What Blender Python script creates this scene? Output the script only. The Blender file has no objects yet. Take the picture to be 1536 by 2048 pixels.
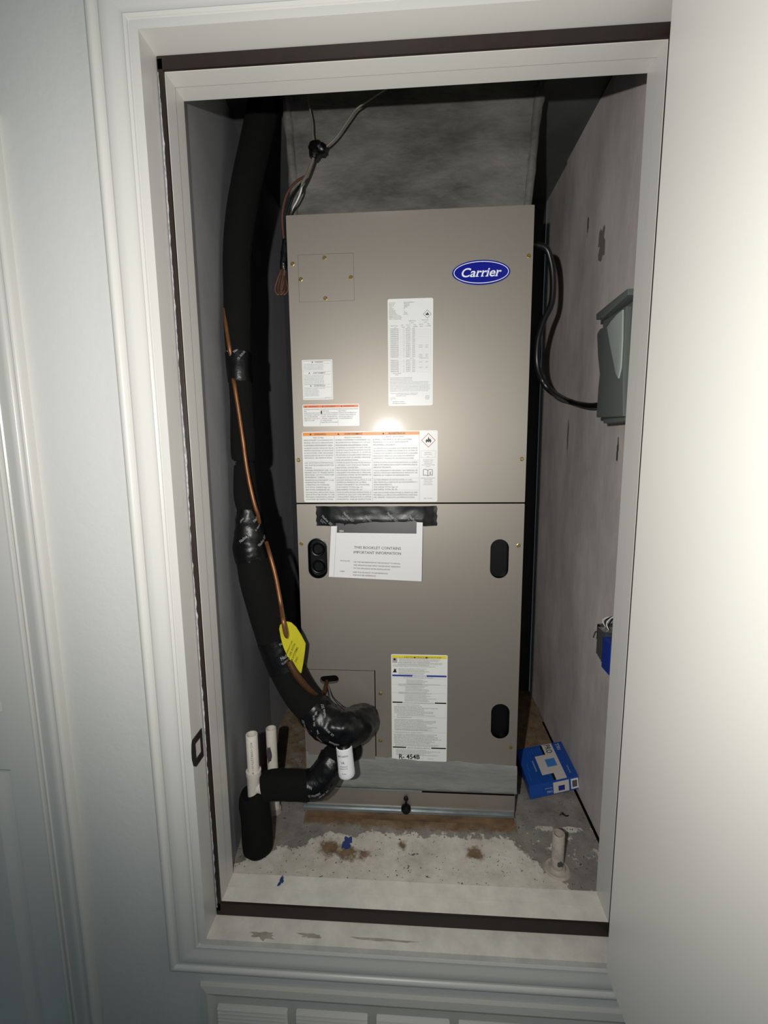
import bpy, bmesh, math, random
from mathutils import Vector, Matrix, noise
random.seed(7)
S = bpy.context.scene
COL = S.collection

# ---------------------------------------------------------------- camera
FOC = 913.8                                   # focal length in pixels of a 1536 x 2048 frame
CAM = Vector((.279, -1.0697, .9409)); YAW, PITCH, ROLL = -.0649, -.1401, -.0102
fw = Vector((math.sin(YAW)*math.cos(PITCH), math.cos(YAW)*math.cos(PITCH), math.sin(PITCH)))
r0 = Vector((math.cos(YAW), -math.sin(YAW), 0)); u0 = r0.cross(fw)
rt = r0*math.cos(ROLL)+u0*math.sin(ROLL); up = -r0*math.sin(ROLL)+u0*math.cos(ROLL)
cd = bpy.data.cameras.new('camera'); cam = bpy.data.objects.new('camera', cd); COL.objects.link(cam)
cd.sensor_fit = 'VERTICAL'; cd.sensor_height = 36; cd.lens = 36*FOC/2048; cd.clip_start = .02
cam.matrix_world = Matrix(((rt.x, up.x, -fw.x, CAM.x), (rt.y, up.y, -fw.y, CAM.y), (rt.z, up.z, -fw.z, CAM.z), (0, 0, 0, 1)))
S.camera = cam
# ---------------------------------------------------------------- world, flash, exposure
W = bpy.data.worlds.new('world'); S.world = W; W.use_nodes = True
W.node_tree.nodes['Background'].inputs[0].default_value = (.62, .86, 1, 1)
W.node_tree.nodes['Background'].inputs[1].default_value = .11
ld = bpy.data.lights.new('phone_flash', 'SPOT'); lo = bpy.data.objects.new('phone_flash', ld); COL.objects.link(lo)
ld.energy = 44; ld.color = (1, .982, .94); ld.shadow_soft_size = .008; ld.spot_size = math.radians(131); ld.spot_blend = .75
lo.location = (.160, -1.16, 1.005)
lo.rotation_euler = Vector((.15, 1, -.01)).to_track_quat('-Z', 'Y').to_euler()
S.view_settings.view_transform = 'Standard'; S.view_settings.look = 'None'
S.view_settings.exposure = 0; S.view_settings.gamma = 1; S.view_settings.use_curve_mapping = False

# ---------------------------------------------------------------- helpers
def ray(x, y): return fw + rt*((x-768)/FOC) - up*((y-1024)/FOC)
def at(x, y, Y): d = ray(x, y); return CAM + d*((Y-CAM.y)/d.y)        # the point of the plane Y seen at a pixel
def atX(x, y, X): d = ray(x, y); return CAM + d*((X-CAM.x)/d.x)
def atZ(x, y, Z): d = ray(x, y); return CAM + d*((Z-CAM.z)/d.z)

def lin(c): return tuple((v/12.92 if v <= .04045 else ((v+.055)/1.055)**2.4) for v in c)
def hexc(h): return lin(tuple(int(h[i:i+2], 16)/255 for i in (0, 2, 4)))
MATS = {}
def M(name, col, rough=.6, metal=0., var=0., vscale=12., bump=0., bscale=250., spec=.5, stretch=(1, 1, 1), coat=0., bdist=.002):
    m = bpy.data.materials.new(name); m.use_nodes = True; nt = m.node_tree; b = nt.nodes['Principled BSDF']
    c = hexc(col) if isinstance(col, str) else col
    b.inputs['Base Color'].default_value = (*c, 1); b.inputs['Roughness'].default_value = rough
    b.inputs['Metallic'].default_value = metal; b.inputs['Specular IOR Level'].default_value = spec
    b.inputs['Coat Weight'].default_value = coat; b.inputs['Coat Roughness'].default_value = .13
    if var or bump:
        tc = nt.nodes.new('ShaderNodeTexCoord'); mp = nt.nodes.new('ShaderNodeMapping'); mp.inputs['Scale'].default_value = stretch
        nt.links.new(tc.outputs['Object'], mp.inputs['Vector'])
    if var:
        n = nt.nodes.new('ShaderNodeTexNoise'); n.inputs['Scale'].default_value = vscale; n.inputs['Detail'].default_value = 6; n.inputs['Roughness'].default_value = .65
        nt.links.new(mp.outputs[0], n.inputs['Vector'])
        r = nt.nodes.new('ShaderNodeValToRGB'); e = r.color_ramp.elements
        e[0].position = .3; e[1].position = .72
        e[0].color = (*[max(0, v*(1-var)) for v in c], 1); e[1].color = (*[min(1, v*(1+var)) for v in c], 1)
        nt.links.new(n.outputs['Fac'], r.inputs[0]); nt.links.new(r.outputs[0], b.inputs['Base Color'])
    if bump:
        n2 = nt.nodes.new('ShaderNodeTexNoise'); n2.inputs['Scale'].default_value = bscale; n2.inputs['Detail'].default_value = 4
        nt.links.new(mp.outputs[0], n2.inputs['Vector'])
        bp = nt.nodes.new('ShaderNodeBump'); bp.inputs['Strength'].default_value = bump; bp.inputs['Distance'].default_value = bdist
        nt.links.new(n2.outputs['Fac'], bp.inputs['Height']); nt.links.new(bp.outputs[0], b.inputs['Normal'])
    MATS[name] = m; return m

M('wall_paint', (.64, .64, .615), .45, bump=.35, bscale=70)
M('trim_paint', (.645, .635, .60), .32, bump=.06, bscale=160)
M('door_paint', (.84, .82, .765), .38, bump=.08, bscale=120)
M('sill_paint', (.70, .665, .60), .42, var=.14, vscale=22, bump=.1, bscale=120)
M('brown_seal', '20150f', .5, var=.2, vscale=40)
M('white_scuff', 'a8a6ac', .6, var=.5, vscale=120)
M('grille_paint', (.62, .60, .55), .45)
M('dark_gap', '040404', .9, spec=.1)
M('taupe', (.292, .262, .228), .50, metal=.6, var=.03, vscale=300, bump=.03, bscale=900, coat=.22)
M('galvanised', 'a9b1b4', .32, metal=.85, var=.25, vscale=60, stretch=(.2, 1, 1))
M('mastic', '7b7c78', .7, var=.18, vscale=40, bump=.8, bscale=130, stretch=(.25, 1, 1))
M('mastic_dark', '5d5b56', .55, var=.55, vscale=11, bump=.6, bscale=45, stretch=(.45, 1, .9), bdist=.006)
M('black_plastic', '050506', .35, spec=.3)
M('black_foam', '0d0c0c', .95, var=.2, vscale=90, bump=.25, bscale=400, spec=.2)
M('black_tape', '08080a', .34, bump=.35, bscale=120, spec=.32)
M('tape_flat', '0a0a0c', .28, bump=.15, bscale=60, spec=.4)
M('tape_print', '8f8f92', .5)
M('copper', '7c5334', .42, metal=.6, var=.2, vscale=50)
M('copper_dull', '4a3018', .5, metal=.4, var=.2, vscale=50)
M('brass', '9a8654', .35, metal=.8)
M('label_white', 'dcdcda', .35)
M('paper', 'd6d5d6', .55)
M('paper_grey', '3b3939', .45)
M('ink', '2e2e30', .6)
M('ink_grey', '55555a', .6)
M('ink_black', '0c0c0d', .5)
M('rule_grey', 'a5a3a0', .6)
M('orange', 'e0861f', .4)
M('orange_red', 'd8692a', .4)
M('yellow_print', 'dccb36', .4)
M('blue_print', '2c3f92', .4)
M('red_print', 'b01f2a', .4)
M('badge_blue', '0d1687', .25)
M('badge_white', 'e6e8f4', .3)
M('tag_yellow', 'c9bf2a', .5, var=.06, vscale=30)
M('tag_ink', '57521a', .6)
M('pvc', 'cfc8bd', .4, var=.07, vscale=30)
M('pvc_dirty', 'a59d92', .6, var=.25, vscale=40)
M('switch_white', 'e2e2e4', .35)
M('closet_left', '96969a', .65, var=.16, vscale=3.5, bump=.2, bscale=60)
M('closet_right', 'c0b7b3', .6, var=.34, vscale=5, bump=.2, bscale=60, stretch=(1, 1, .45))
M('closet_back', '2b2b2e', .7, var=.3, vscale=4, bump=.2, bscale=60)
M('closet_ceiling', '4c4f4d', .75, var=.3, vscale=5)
M('stain', '3e3d42', .8); M('closet_dirt', '7a726c', .8)
M('grey_plastic', '585d5b', .45)
M('grey_light', '9aa09d', .4)
M('cable_black', '101013', .35)
M('wire_brown', '4d3026', .5)
M('wire_grey', '6a665e', .5)
M('wire_white', 'c9c9cc', .5)
M('box_blue', '1a4a9c', .35)
M('box_blue_light', '3f7cc0', .4)
M('box_white', 'c9c2bd', .4)
M('silver', '9aa09e', .3, metal=.9)
M('transformer_blue', '102e84', .4)
M('plywood', '66503a', .85, var=.55, vscale=30, stretch=(.4, 1, 1))
M('paint_blue', '2c3f78', .5)
M('strike_metal', '3b312d', .35, metal=.6)
M('hall_floor', '9a8d7c', .6, var=.1)

class MB:
    def __init__(s): s.v = []; s.f = []
    def add(s, vs, fs):
        o = len(s.v); s.v += [tuple(v) for v in vs]; s.f += [tuple(i+o for i in f) for f in fs]; return s
    def box(s, x0, x1, y0, y1, z0, z1):
        return s.hexa([(x0, y0, z0), (x1, y0, z0), (x1, y1, z0), (x0, y1, z0), (x0, y0, z1), (x1, y0, z1), (x1, y1, z1), (x0, y1, z1)])
    def hexa(s, p): return s.add(p, [(0, 3, 2, 1), (4, 5, 6, 7), (0, 1, 5, 4), (1, 2, 6, 5), (2, 3, 7, 6), (3, 0, 4, 7)])
    def prism(s, front, d):                       # polygon extruded by the vector d (polygon first, d points to the back)
        n = len(front); d = Vector(d); back = [Vector(p)+d for p in front]
        return s.add(list(front)+back, [tuple(range(n)), tuple(range(2*n-1, n-1, -1))]+[((i+1) % n, i, n+i, n+(i+1) % n) for i in range(n)])
    def build(s, name, mat, parent=None, smooth=False, bevel=0, weld=False):
        me = bpy.data.meshes.new(name); me.from_pydata(s.v, [], s.f)
        bm = bmesh.new(); bm.from_mesh(me)
        if weld: bmesh.ops.remove_doubles(bm, verts=bm.verts, dist=1e-6)
        if bevel:
            bmesh.ops.recalc_face_normals(bm, faces=bm.faces)
            es = [e for e in bm.edges if len(e.link_faces) == 2 and e.calc_face_angle(0) > .6]
            bmesh.ops.bevel(bm, geom=es, offset=bevel, segments=2, profile=.7, affect='EDGES')
        bmesh.ops.recalc_face_normals(bm, faces=bm.faces)
        bm.to_mesh(me); bm.free()
        return link(name, me, mat, parent, smooth)
def link(name, me, mat, parent=None, smooth=False):
    me.materials.append(MATS[mat])
    if smooth:
        for p in me.polygons: p.use_smooth = True
        try: me.set_sharp_from_angle(angle=math.radians(40))
        except Exception: pass
    o = bpy.data.objects.new(name, me); COL.objects.link(o)
    if parent is not None: adopt(o, parent)
    return o
def wmat(o):
    m = Matrix.LocRotScale(o.location, o.rotation_euler, o.scale)
    return (wmat(o.parent) @ o.matrix_parent_inverse @ m) if o.parent else m
def adopt(o, p): o.parent = p; o.matrix_parent_inverse = wmat(p).inverted()
def tag(o, label, cat=None, group=None, kind=None):
    o['label'] = label
    if cat: o['category'] = cat
    if group: o['group'] = group
    if kind: o['kind'] = kind
    return o
def thing(name, label, cat=None, loc=(0, 0, 0), group=None, kind=None):
    o = bpy.data.objects.new(name, None); o.empty_display_size = .05; o.location = loc; COL.objects.link(o)
    return tag(o, label, cat, group, kind)
def box(name, mat, parent, x0, x1, y0, y1, z0, z1, bevel=0): return MB().box(x0, x1, y0, y1, z0, z1).build(name, mat, parent, bevel=bevel)

def catmull(P, n=8):
    out = []; k = len(P)
    for i in range(k-1):
        a, b, c, d = P[max(i-1, 0)], P[i], P[i+1], P[min(i+2, k-1)]
        for j in range(n):
            t = j/n; out.append([.5*((2*b[q])+(-a[q]+c[q])*t+(2*a[q]-5*b[q]+4*c[q]-d[q])*t*t+(-a[q]+3*b[q]-3*c[q]+d[q])*t**3) for q in range(len(b))])
    out.append(list(P[-1])); return out
class Tube:                                        # path of (x, y, z, radius)
    def __init__(s, pts, n=8, seg=20, smooth=True, ref=(0, -1, 0)):
        P = catmull(pts, n) if smooth and len(pts) > 2 else [list(p) for p in pts]
        s.c = [Vector(p[:3]) for p in P]; s.r = [p[3] for p in P]; s.seg = seg
        s.T = []; s.N = []; s.B = []; s.L = [0]
        for i in range(len(P)):
            t = (s.c[min(i+1, len(P)-1)]-s.c[max(i-1, 0)]).normalized(); s.T.append(t)
            rf = Vector(ref); nn = rf-t*rf.dot(t)
            if nn.length < .25: rf = Vector((0, 0, 1)); nn = rf-t*rf.dot(t)
            nn.normalize(); s.N.append(nn); s.B.append(t.cross(nn))
            if i: s.L.append(s.L[-1]+(s.c[i]-s.c[i-1]).length)
    def mesh(s, caps=True, wob=0, wscale=40, inner=0):
        m = MB(); n = s.seg; vs = []; fs = []
        for i in range(len(s.c)):
            for j in range(n):
                a = 2*math.pi*j/n; d = s.N[i]*math.cos(a)+s.B[i]*math.sin(a); p = s.c[i]+d*s.r[i]
                if wob: p = p+d*(wob*noise.noise(p*wscale)+wob*.6*noise.noise(p*wscale*2.7))
                vs.append(p)
        for i in range(len(s.c)-1):
            for j in range(n): k = (j+1) % n; fs.append((i*n+j, i*n+k, (i+1)*n+k, (i+1)*n+j))
        if caps: fs.append(tuple(range(n-1, -1, -1))); fs.append(tuple((len(s.c)-1)*n+j for j in range(n)))
        return m.add(vs, fs)
    def surf(s, l, a, off=0):
        l = max(0, min(s.L[-1]-1e-6, l)); i = 0
        while s.L[i+1] < l: i += 1
        t = (l-s.L[i])/max(1e-9, s.L[i+1]-s.L[i])
        d = (s.N[i].lerp(s.N[i+1], t)*math.cos(a)+s.B[i].lerp(s.B[i+1], t)*math.sin(a)).normalized()
        return s.c[i].lerp(s.c[i+1], t)+d*(s.r[i]*(1-t)+s.r[i+1]*t+off)
def tube(name, mat, parent, pts, seg=16, n=6, wob=0, wscale=40, caps=True):
    t = Tube(pts, n, seg); o = t.mesh(caps, wob, wscale).build(name, mat, parent, smooth=True); return o, t
def P4(x, y, Y, r): return (*at(x, y, Y), r)
def lathe(mb, c, prof, ax=(0, 0, 1), seg=20, closed=True):      # profile of (radius, height) around the axis through c
    c = Vector(c); ax = Vector(ax).normalized(); e1 = ax.orthogonal().normalized(); e2 = ax.cross(e1); vs = []; fs = []
    for r, h in prof:
        for j in range(seg): a = 2*math.pi*j/seg; vs.append(c+ax*h+(e1*math.cos(a)+e2*math.sin(a))*r)
    for i in range(len(prof)-1):
        for j in range(seg): k = (j+1) % seg; fs.append((i*seg+j, i*seg+k, (i+1)*seg+k, (i+1)*seg+j))
    if closed: fs.append(tuple(range(seg-1, -1, -1))); fs.append(tuple((len(prof)-1)*seg+j for j in range(seg)))
    return mb.add(vs, fs)
def rrect(x0, x1, z0, z1, r, n=4):
    p = []
    for cx, cz, a0 in ((x1-r, z1-r, 0), (x0+r, z1-r, 90), (x0+r, z0+r, 180), (x1-r, z0+r, 270)):
        for i in range(n+1): a = math.radians(a0+90*i/n); p.append((cx+r*math.cos(a), cz+r*math.sin(a)))
    return p
def oval(cx, cz, w, h, n=32): return [(cx+w/2*math.cos(2*math.pi*i/n), cz+h/2*math.sin(2*math.pi*i/n)) for i in range(n)]
def plate(name, mat, parent, outer, holes, y0, y1, bevel=0):        # plate in the XZ plane with through holes, front at y0
    bm = bmesh.new(); es = []
    for lp in [outer]+holes:
        vs = [bm.verts.new((x, y0, z)) for x, z in lp]
        for i in range(len(vs)): es.append(bm.edges.new((vs[i], vs[(i+1) % len(vs)])))
    bmesh.ops.triangle_fill(bm, use_beauty=True, use_dissolve=False, edges=es)
    ex = bmesh.ops.extrude_face_region(bm, geom=list(bm.faces))
    bmesh.ops.translate(bm, verts=[g for g in ex['geom'] if isinstance(g, bmesh.types.BMVert)], vec=(0, y1-y0, 0))
    bmesh.ops.recalc_face_normals(bm, faces=bm.faces)
    me = bpy.data.meshes.new(name); bm.to_mesh(me); bm.free(); return link(name, me, mat, parent)

TXT = {}
def text2d(s, shear=0., bold=0.):
    k = (s, shear, bold)
    if k not in TXT:
        c = bpy.data.curves.new('txt', 'FONT'); c.body = s; c.size = 1; c.shear = shear; c.offset = bold; c.resolution_u = 6 if len(s) < 9 and bold >= .012 else 2; c.fill_mode = 'FRONT'
        o = bpy.data.objects.new('txt', c); me = bpy.data.meshes.new_from_object(o)
        v = [(p.co.x, p.co.y) for p in me.vertices]; f = [tuple(q.vertices) for q in me.polygons]
        bpy.data.objects.remove(o); bpy.data.curves.remove(c); bpy.data.meshes.remove(me)
        x0 = min((a for a, b in v), default=0); x1 = max((a for a, b in v), default=1)
        TXT[k] = ([(a-x0, b) for a, b in v], f, x1-x0)
    return TXT[k]
def put(mb, fn, s, x, y, h, fit=None, align='l', shear=0., bold=0., maxw=None):   # fn maps local (x, y up) to a point; h = cap height
    if not s.strip(): return
    v, f, w = text2d(s, shear, bold); sy = h/.72; sx = sy
    if fit: sx = fit/w
    elif maxw and w*sx > maxw: sx = maxw/w
    x -= {'l': 0, 'c': .5, 'r': 1}[align]*w*sx
    mb.add([fn(x+a*sx, y+b*sy) for a, b in v], f)

# ---------------------------------------------------------------- the setting
JL, JR, JT, JB = -.143, .684, 1.5824, -.046        # jamb opening
SL, SR, ST, SB = -.131, .672, 1.560, -.015         # opening inside the stops
YC, YW, YB, YS = -.295, -.280, -.2426, -.1767      # jamb edge, wall face, stop front, stop back
WL, WR, WBK, CEIL, FLR = -.19, .736, .66, 1.78, -.02
RV = .006; CW = .078
m = MB()
A, Bx = -1.55, 1.5; D2L, D2R, D2T = -1.26, -.468, 1.42
ox0, ox1, oz0, oz1 = JL-.015, JR+.015, JB-.015, JT+.015
for q in ((A, D2L, -.8, 1.9), (D2L, D2R, D2T, 1.9), (D2R, ox0, -.8, 1.9), (ox0, ox1, oz1, 1.9), (ox0, ox1, -.8, oz0), (ox1, Bx, -.8, 1.9)):
    m.box(q[0], q[1], YW, -.185, q[2], q[3])
tag(m.build('wall_front', 'wall_paint'), 'white painted wall around the closet opening', kind='structure')
tag(box('floor_hall', 'hall_floor', None, A, Bx, -2.2, YW, -.85, -.8), 'hall floor below the closet wall', kind='structure')

PROF = [(0, 0), (0, .012), (.002, .0148), (.0065, .0148), (.0085, .0125), (.0095, .0095), (.0125, .0095), (.0135, .012), (.018, .0135), (.021, .0115), (.028, .0120), (.040, .0140), (.052, .0158), (.0555, .0148), (.0575, .0125), (.0635, .0122), (.0650, .0155), (.0685, .0180), (.0735, .0180), (.0768, .0160), (CW, .013), (CW, 0)]
def casing(parent, x0, x1, z0, z1, sides, base=YW, mat='trim_paint', wid=1.):
    for sd in sides:
        vs = []; n = len(PROF)
        for e in (0, 1):
            for d, h in PROF:
                d *= wid
                if sd == 'l': p = (x0-d, base-h, (z0-d, z1+d)[e])
                elif sd == 'r': p = (x1+d, base-h, (z0-d, z1+d)[e])
                elif sd == 't': p = ((x0-d, x1+d)[e], base-h, z1+d)
                else: p = ((x0-d, x1+d)[e], base-h, z0-d)
                vs.append(p)
        fs = [(i, i+1, n+i+1, n+i) for i in range(n-1)]+[tuple(range(n)), tuple(range(2*n-1, n-1, -1))]
        MB().add(vs, fs).build('casing', mat, parent, smooth=True)
frame = thing('trim_1', 'white moulded casing and rabbeted jamb around the closet opening', loc=(JL, YC, JB), kind='structure')
casing(frame, JL-RV, JR+RV, JB-RV, JT+RV, 'ltrb')
jt = .013
for nm, q in (('jamb', (JL-jt, JL, JB-jt, JT+jt)), ('jamb', (JR, JR+jt, JB-jt, JT+jt)), ('jamb', (JL, JR, JT, JT+jt)), ('sill', (JL, JR, JB-jt, JB))):
    box(nm, 'sill_paint' if nm == 'sill' else 'trim_paint', frame, q[0], q[1], YC, YS, q[2], q[3])
ym = -.2100
def ring(nm, mat, y0, y1, ins, bev=.0006):
    mats = (mat, mat, mat, 'sill_paint' if mat == 'trim_paint' else mat)
    for k, q in enumerate(((JL, SL-ins, JB, JT), (SR+ins, JR, JB, JT), (SL-ins, SR+ins, ST+ins, JT), (SL-ins, SR+ins, JB, SB-ins))):
        box(nm, mats[k], frame, q[0], q[1], y0, y1, q[2], q[3], bev)
ring('stop', 'trim_paint', YB, ym, 0); ring('jamb_backer', 'trim_paint', ym+.0012, YS, .0012)
for q in ((JL+.0015, SL-.0004, SB-.02, ST+.018), (SR+.0004, JR-.0015, SB-.02, ST+.018), (JL+.0015, JR-.0015, ST+.0004, JT-.0012), (JL+.0015, JR-.0015, JB+.0012, SB-.0004)):
    box('weatherstrip', 'brown_seal', frame, q[0], q[1], YB-.005, YB, q[2], q[3], .0012)
# scuffed paint smear along the left seal: jagged strip
vs = []; fs = []; N = 220; z = JB+.03
for i in range(N+1):
    z = JB+.02+(JT-JB-.045)*i/N; a = .0020; wd = .0032*max(.12, .75+1.1*noise.noise(Vector((z*6, 3, 1)))+.7*noise.noise(Vector((z*70, 1, 2))))
    vs += [(JL+a, YB-.0052, z), (JL+a+wd, YB-.0056, z), (JL+a+wd, YB-.0046, z), (JL+a, YB-.0046, z)]
for i in range(N):
    o = 4*i
    for k in range(4): k2 = (k+1) % 4; fs.append((o+k, o+k2, o+4+k2, o+4+k))
MB().add(vs, fs).build('paint_smear', 'white_scuff', frame)
# strike plate on the left jamb
zc = .362
outer = [(-.2925, zc+.030), (-.255, zc+.030), (-.255, zc-.030), (-.287, zc-.030), (-.295, zc-.022), (-.2985, zc-.006), (-.2985, zc+.008), (-.296, zc+.024)]
hole = [(-.284, zc+.016), (-.262, zc+.016), (-.262, zc-.016), (-.284, zc-.016)]
sp = plate('strike_plate', 'strike_metal', frame, outer, [hole], 0, .0016)
sp.data.transform(Matrix(((0, -1, 0, JL+.0016), (1, 0, 0, 0), (0, 0, 1, 0), (0, 0, 0, 1))))
sp['label'] = 'dark brown metal strike plate with a square latch hole'
tag(sp, sp['label'])

# closet shell
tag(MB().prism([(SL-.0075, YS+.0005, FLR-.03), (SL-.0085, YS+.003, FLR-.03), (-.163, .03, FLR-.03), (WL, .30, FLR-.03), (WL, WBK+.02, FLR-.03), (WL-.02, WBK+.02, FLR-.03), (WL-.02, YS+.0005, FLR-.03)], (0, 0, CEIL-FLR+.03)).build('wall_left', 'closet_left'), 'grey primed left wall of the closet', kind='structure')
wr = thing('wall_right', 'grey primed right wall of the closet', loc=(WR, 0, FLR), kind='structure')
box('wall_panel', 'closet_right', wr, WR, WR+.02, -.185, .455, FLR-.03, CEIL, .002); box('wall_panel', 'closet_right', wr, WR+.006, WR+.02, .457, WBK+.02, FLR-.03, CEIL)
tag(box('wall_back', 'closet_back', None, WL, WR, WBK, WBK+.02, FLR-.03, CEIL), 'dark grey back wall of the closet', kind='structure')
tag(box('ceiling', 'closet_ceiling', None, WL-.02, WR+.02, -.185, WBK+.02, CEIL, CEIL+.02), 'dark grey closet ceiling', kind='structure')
def blob(name, mat, parent, c, ex, ey, rx, ry, nrm, th=.0008, n=22, jag=.45, seed=0):
    c = Vector(c); ex = Vector(ex); ey = Vector(ey); pts = []
    for i in range(n):
        a = 2*math.pi*i/n; q = 1+jag*noise.noise(Vector((math.cos(a)*1.7+seed, math.sin(a)*1.7, seed*.7)))+jag*.6*noise.noise(Vector((math.cos(a)*5+seed, math.sin(a)*5, 9)))
        pts.append(c+ex*(rx*q*math.cos(a))+ey*(ry*q*math.sin(a))+Vector(nrm)*th)
    return MB().prism(pts, Vector(nrm)*-th).build(name, mat, parent)
box('floor_gap', 'dark_gap', wr, WR-.007, WR, -.16, .45, FLR, FLR+.0006); wlo = bpy.data.objects['wall_left']
c = atX(482, 1387, WL); blob('scuff', 'stain', wlo, c, (0, 1, 0), (0, 0, 1), .016, .012, (1, 0, 0), seed=3)
for x, y, a, b, s in ((1176, 452, .004, .02, 1), (1204, 486, .02, .03, 2), (1136, 870, .006, .05, 4), (1235, 900, .004, .02, 6)):
    c = atX(x, y, WR); blob('scuff', 'stain' if s in (1, 6) else 'closet_dirt', wr, c, (0, 1, 0), (0, 0, 1), a, b, (-1, 0, 0), .0004, seed=s, jag=.8)

# closet floor: grid with stain masks
PW = [(-.19, -.19), (-.15, -.172), (-.10, -.128), (.005, -.09), (.0427, -.0531), (.119, -.0536), (.2945, -.0503), (.4925, -.0443), (.5248, -.0642), (.5542, -.09), (.6123, -.1623), (.63, -.20)]
def sdist(x, y):
    ins = False; d = 9; n = len(PW)
    for i in range(n):
        x0, y0 = PW[i]; x1, y1 = PW[(i+1) % n]
        if (y0 > y) != (y1 > y) and x < (x1-x0)*(y-y0)/(y1-y0)+x0: ins = not ins
        t = max(0, min(1, ((x-x0)*(x1-x0)+(y-y0)*(y1-y0))/((x1-x0)**2+(y1-y0)**2))); d = min(d, math.hypot(x-x0-t*(x1-x0), y-y0-t*(y1-y0)))
    return d if ins else -d
nx, ny = 150, 130; fx0, fx1, fy0, fy1 = WL, WR, YS, WBK
vs = []; pa = []; ta = []
for j in range(ny+1):
    for i in range(nx+1):
        x = fx0+(fx1-fx0)*i/nx; y = fy0+(fy1-fy0)*(j/ny)**1.4
        vs.append((x, y, FLR)); p = .5+sdist(x, y)/.05 if y < .08 else 0
        if x > .56 and y < .0: p = max(p, .36 if math.hypot(x-.61, y+.12) > .045 else .1)
        pa.append(max(0, min(1, p)))
        t = 0
        for cx, cy, r in ((.1143, -.105, .035), (.075, -.095, .03), (.2517, -.08, .018), (.4245, -.094, .022), (.16, -.11, .02)): t = max(t, .8*math.exp(-((x-cx)**2+(y-cy)**2)/(r*r)))
        if -.005 < x < .54: t = max(t, 1.1*max(0, 1-abs(y+.005)/.04))
        if x > .54: t = max(t, .75*max(0, min(1, (y-.08)/.12)))
        if x < 0: t = max(t, .6*max(0, min(1, (y-.0)/.1)))
        ta.append(max(0, min(1, t)))
fs = [(j*(nx+1)+i, j*(nx+1)+i+1, (j+1)*(nx+1)+i+1, (j+1)*(nx+1)+i) for j in range(ny) for i in range(nx)]
me = bpy.data.meshes.new('floor'); me.from_pydata(vs, [], fs)
for nm, vals in (('paint', pa), ('rust', ta)):
    a = me.attributes.new(nm, 'FLOAT', 'POINT'); a.data.foreach_set('value', vals)
fm = bpy.data.materials.new('closet_floor'); fm.use_nodes = True; nt = fm.node_tree; bs = nt.nodes['Principled BSDF']; bs.inputs['Roughness'].default_value = .75
def nd(t, **k):
    n = nt.nodes.new(t)
    for a, b in k.items(): setattr(n, a, b)
    return n
def lk(a, b): nt.links.new(a, b)
tc = nd('ShaderNodeTexCoord')
def nz(sc, det=5): n = nd('ShaderNodeTexNoise'); n.inputs['Scale'].default_value = sc; n.inputs['Detail'].default_value = det; n.inputs['Roughness'].default_value = .7; lk(tc.outputs['Object'], n.inputs['Vector']); return n.outputs['Fac']
def attr(n): a = nd('ShaderNodeAttribute'); a.attribute_name = n; return a.outputs['Fac']
def mask(a, noi, amp, w=.04):
    s = nd('ShaderNodeMath', operation='MULTIPLY_ADD'); lk(noi, s.inputs[0]); s.inputs[1].default_value = amp; lk(a, s.inputs[2])
    r = nd('ShaderNodeMapRange'); r.inputs['From Min'].default_value = .5+amp*.5-w; r.inputs['From Max'].default_value = .5+amp*.5+w; lk(s.outputs[0], r.inputs['Value']); return r.outputs[0]
def ramp(noi, c0, c1, p0=.3, p1=.7):
    r = nd('ShaderNodeValToRGB'); r.color_ramp.elements[0].color = (*hexc(c0), 1); r.color_ramp.elements[1].color = (*hexc(c1), 1); r.color_ramp.elements[0].position = p0; r.color_ramp.elements[1].position = p1; lk(noi, r.inputs[0]); return r.outputs[0]
def mix(f, a, b):
    n = nd('ShaderNodeMix', data_type='RGBA'); lk(f, n.inputs[0]); lk(a, n.inputs[6]); lk(b, n.inputs[7]); return n.outputs[2]
base = ramp(nz(18, 9), '6b6760', '969088')
white = ramp(nz(11, 9), 'b0a99c', 'd6d0c6', .32, .62)
tan = ramp(nz(30, 9), '5b4835', '8a745a')
c1 = mix(mask(attr('paint'), nz(24, 12), 2.2), base, white)
c2 = mix(mask(attr('rust'), nz(26, 12), 2.0, .16), c1, tan)
sp_ = nd('ShaderNodeMapRange'); sp_.inputs['From Min'].default_value = .66; sp_.inputs['From Max'].default_value = .69; lk(nz(130, 2), sp_.inputs['Value'])
dark = nd('ShaderNodeRGB'); dark.outputs[0].default_value = (*hexc('4a443d'), 1)
lk(mix(sp_.outputs[0], c2, dark.outputs[0]), bs.inputs['Base Color'])
bp = nd('ShaderNodeBump'); bp.inputs['Strength'].default_value = .5; bp.inputs['Distance'].default_value = .003; lk(nz(55, 8), bp.inputs['Height']); lk(bp.outputs[0], bs.inputs['Normal'])
MATS['closet_floor'] = fm
tag(link('floor', me, 'closet_floor'), 'stained concrete closet floor with worn white paint at the front', kind='structure')
tag(box('floor_slab', 'closet_back', None, WL, WR, YS, WBK, FLR-.03, FLR-.0005), 'concrete slab under the closet floor', kind='structure')

# open closet door on the right
d1 = thing('door_1', 'flat white closet door standing open on the right', loc=(.661, -.312, -.04), kind='structure')
box('door_slab', 'door_paint', d1, .640, .6825, -1.128, -.314, -.040, 1.576, .002)
for z in (.15, .80, 1.42):
    mb = MB(); lathe(mb, (.688, -.306, z-.045), [(.005, 0), (.0055, .001), (.0055, .089), (.005, .09)], seg=14); mb.build('hinge', 'silver', d1, smooth=True)

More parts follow.
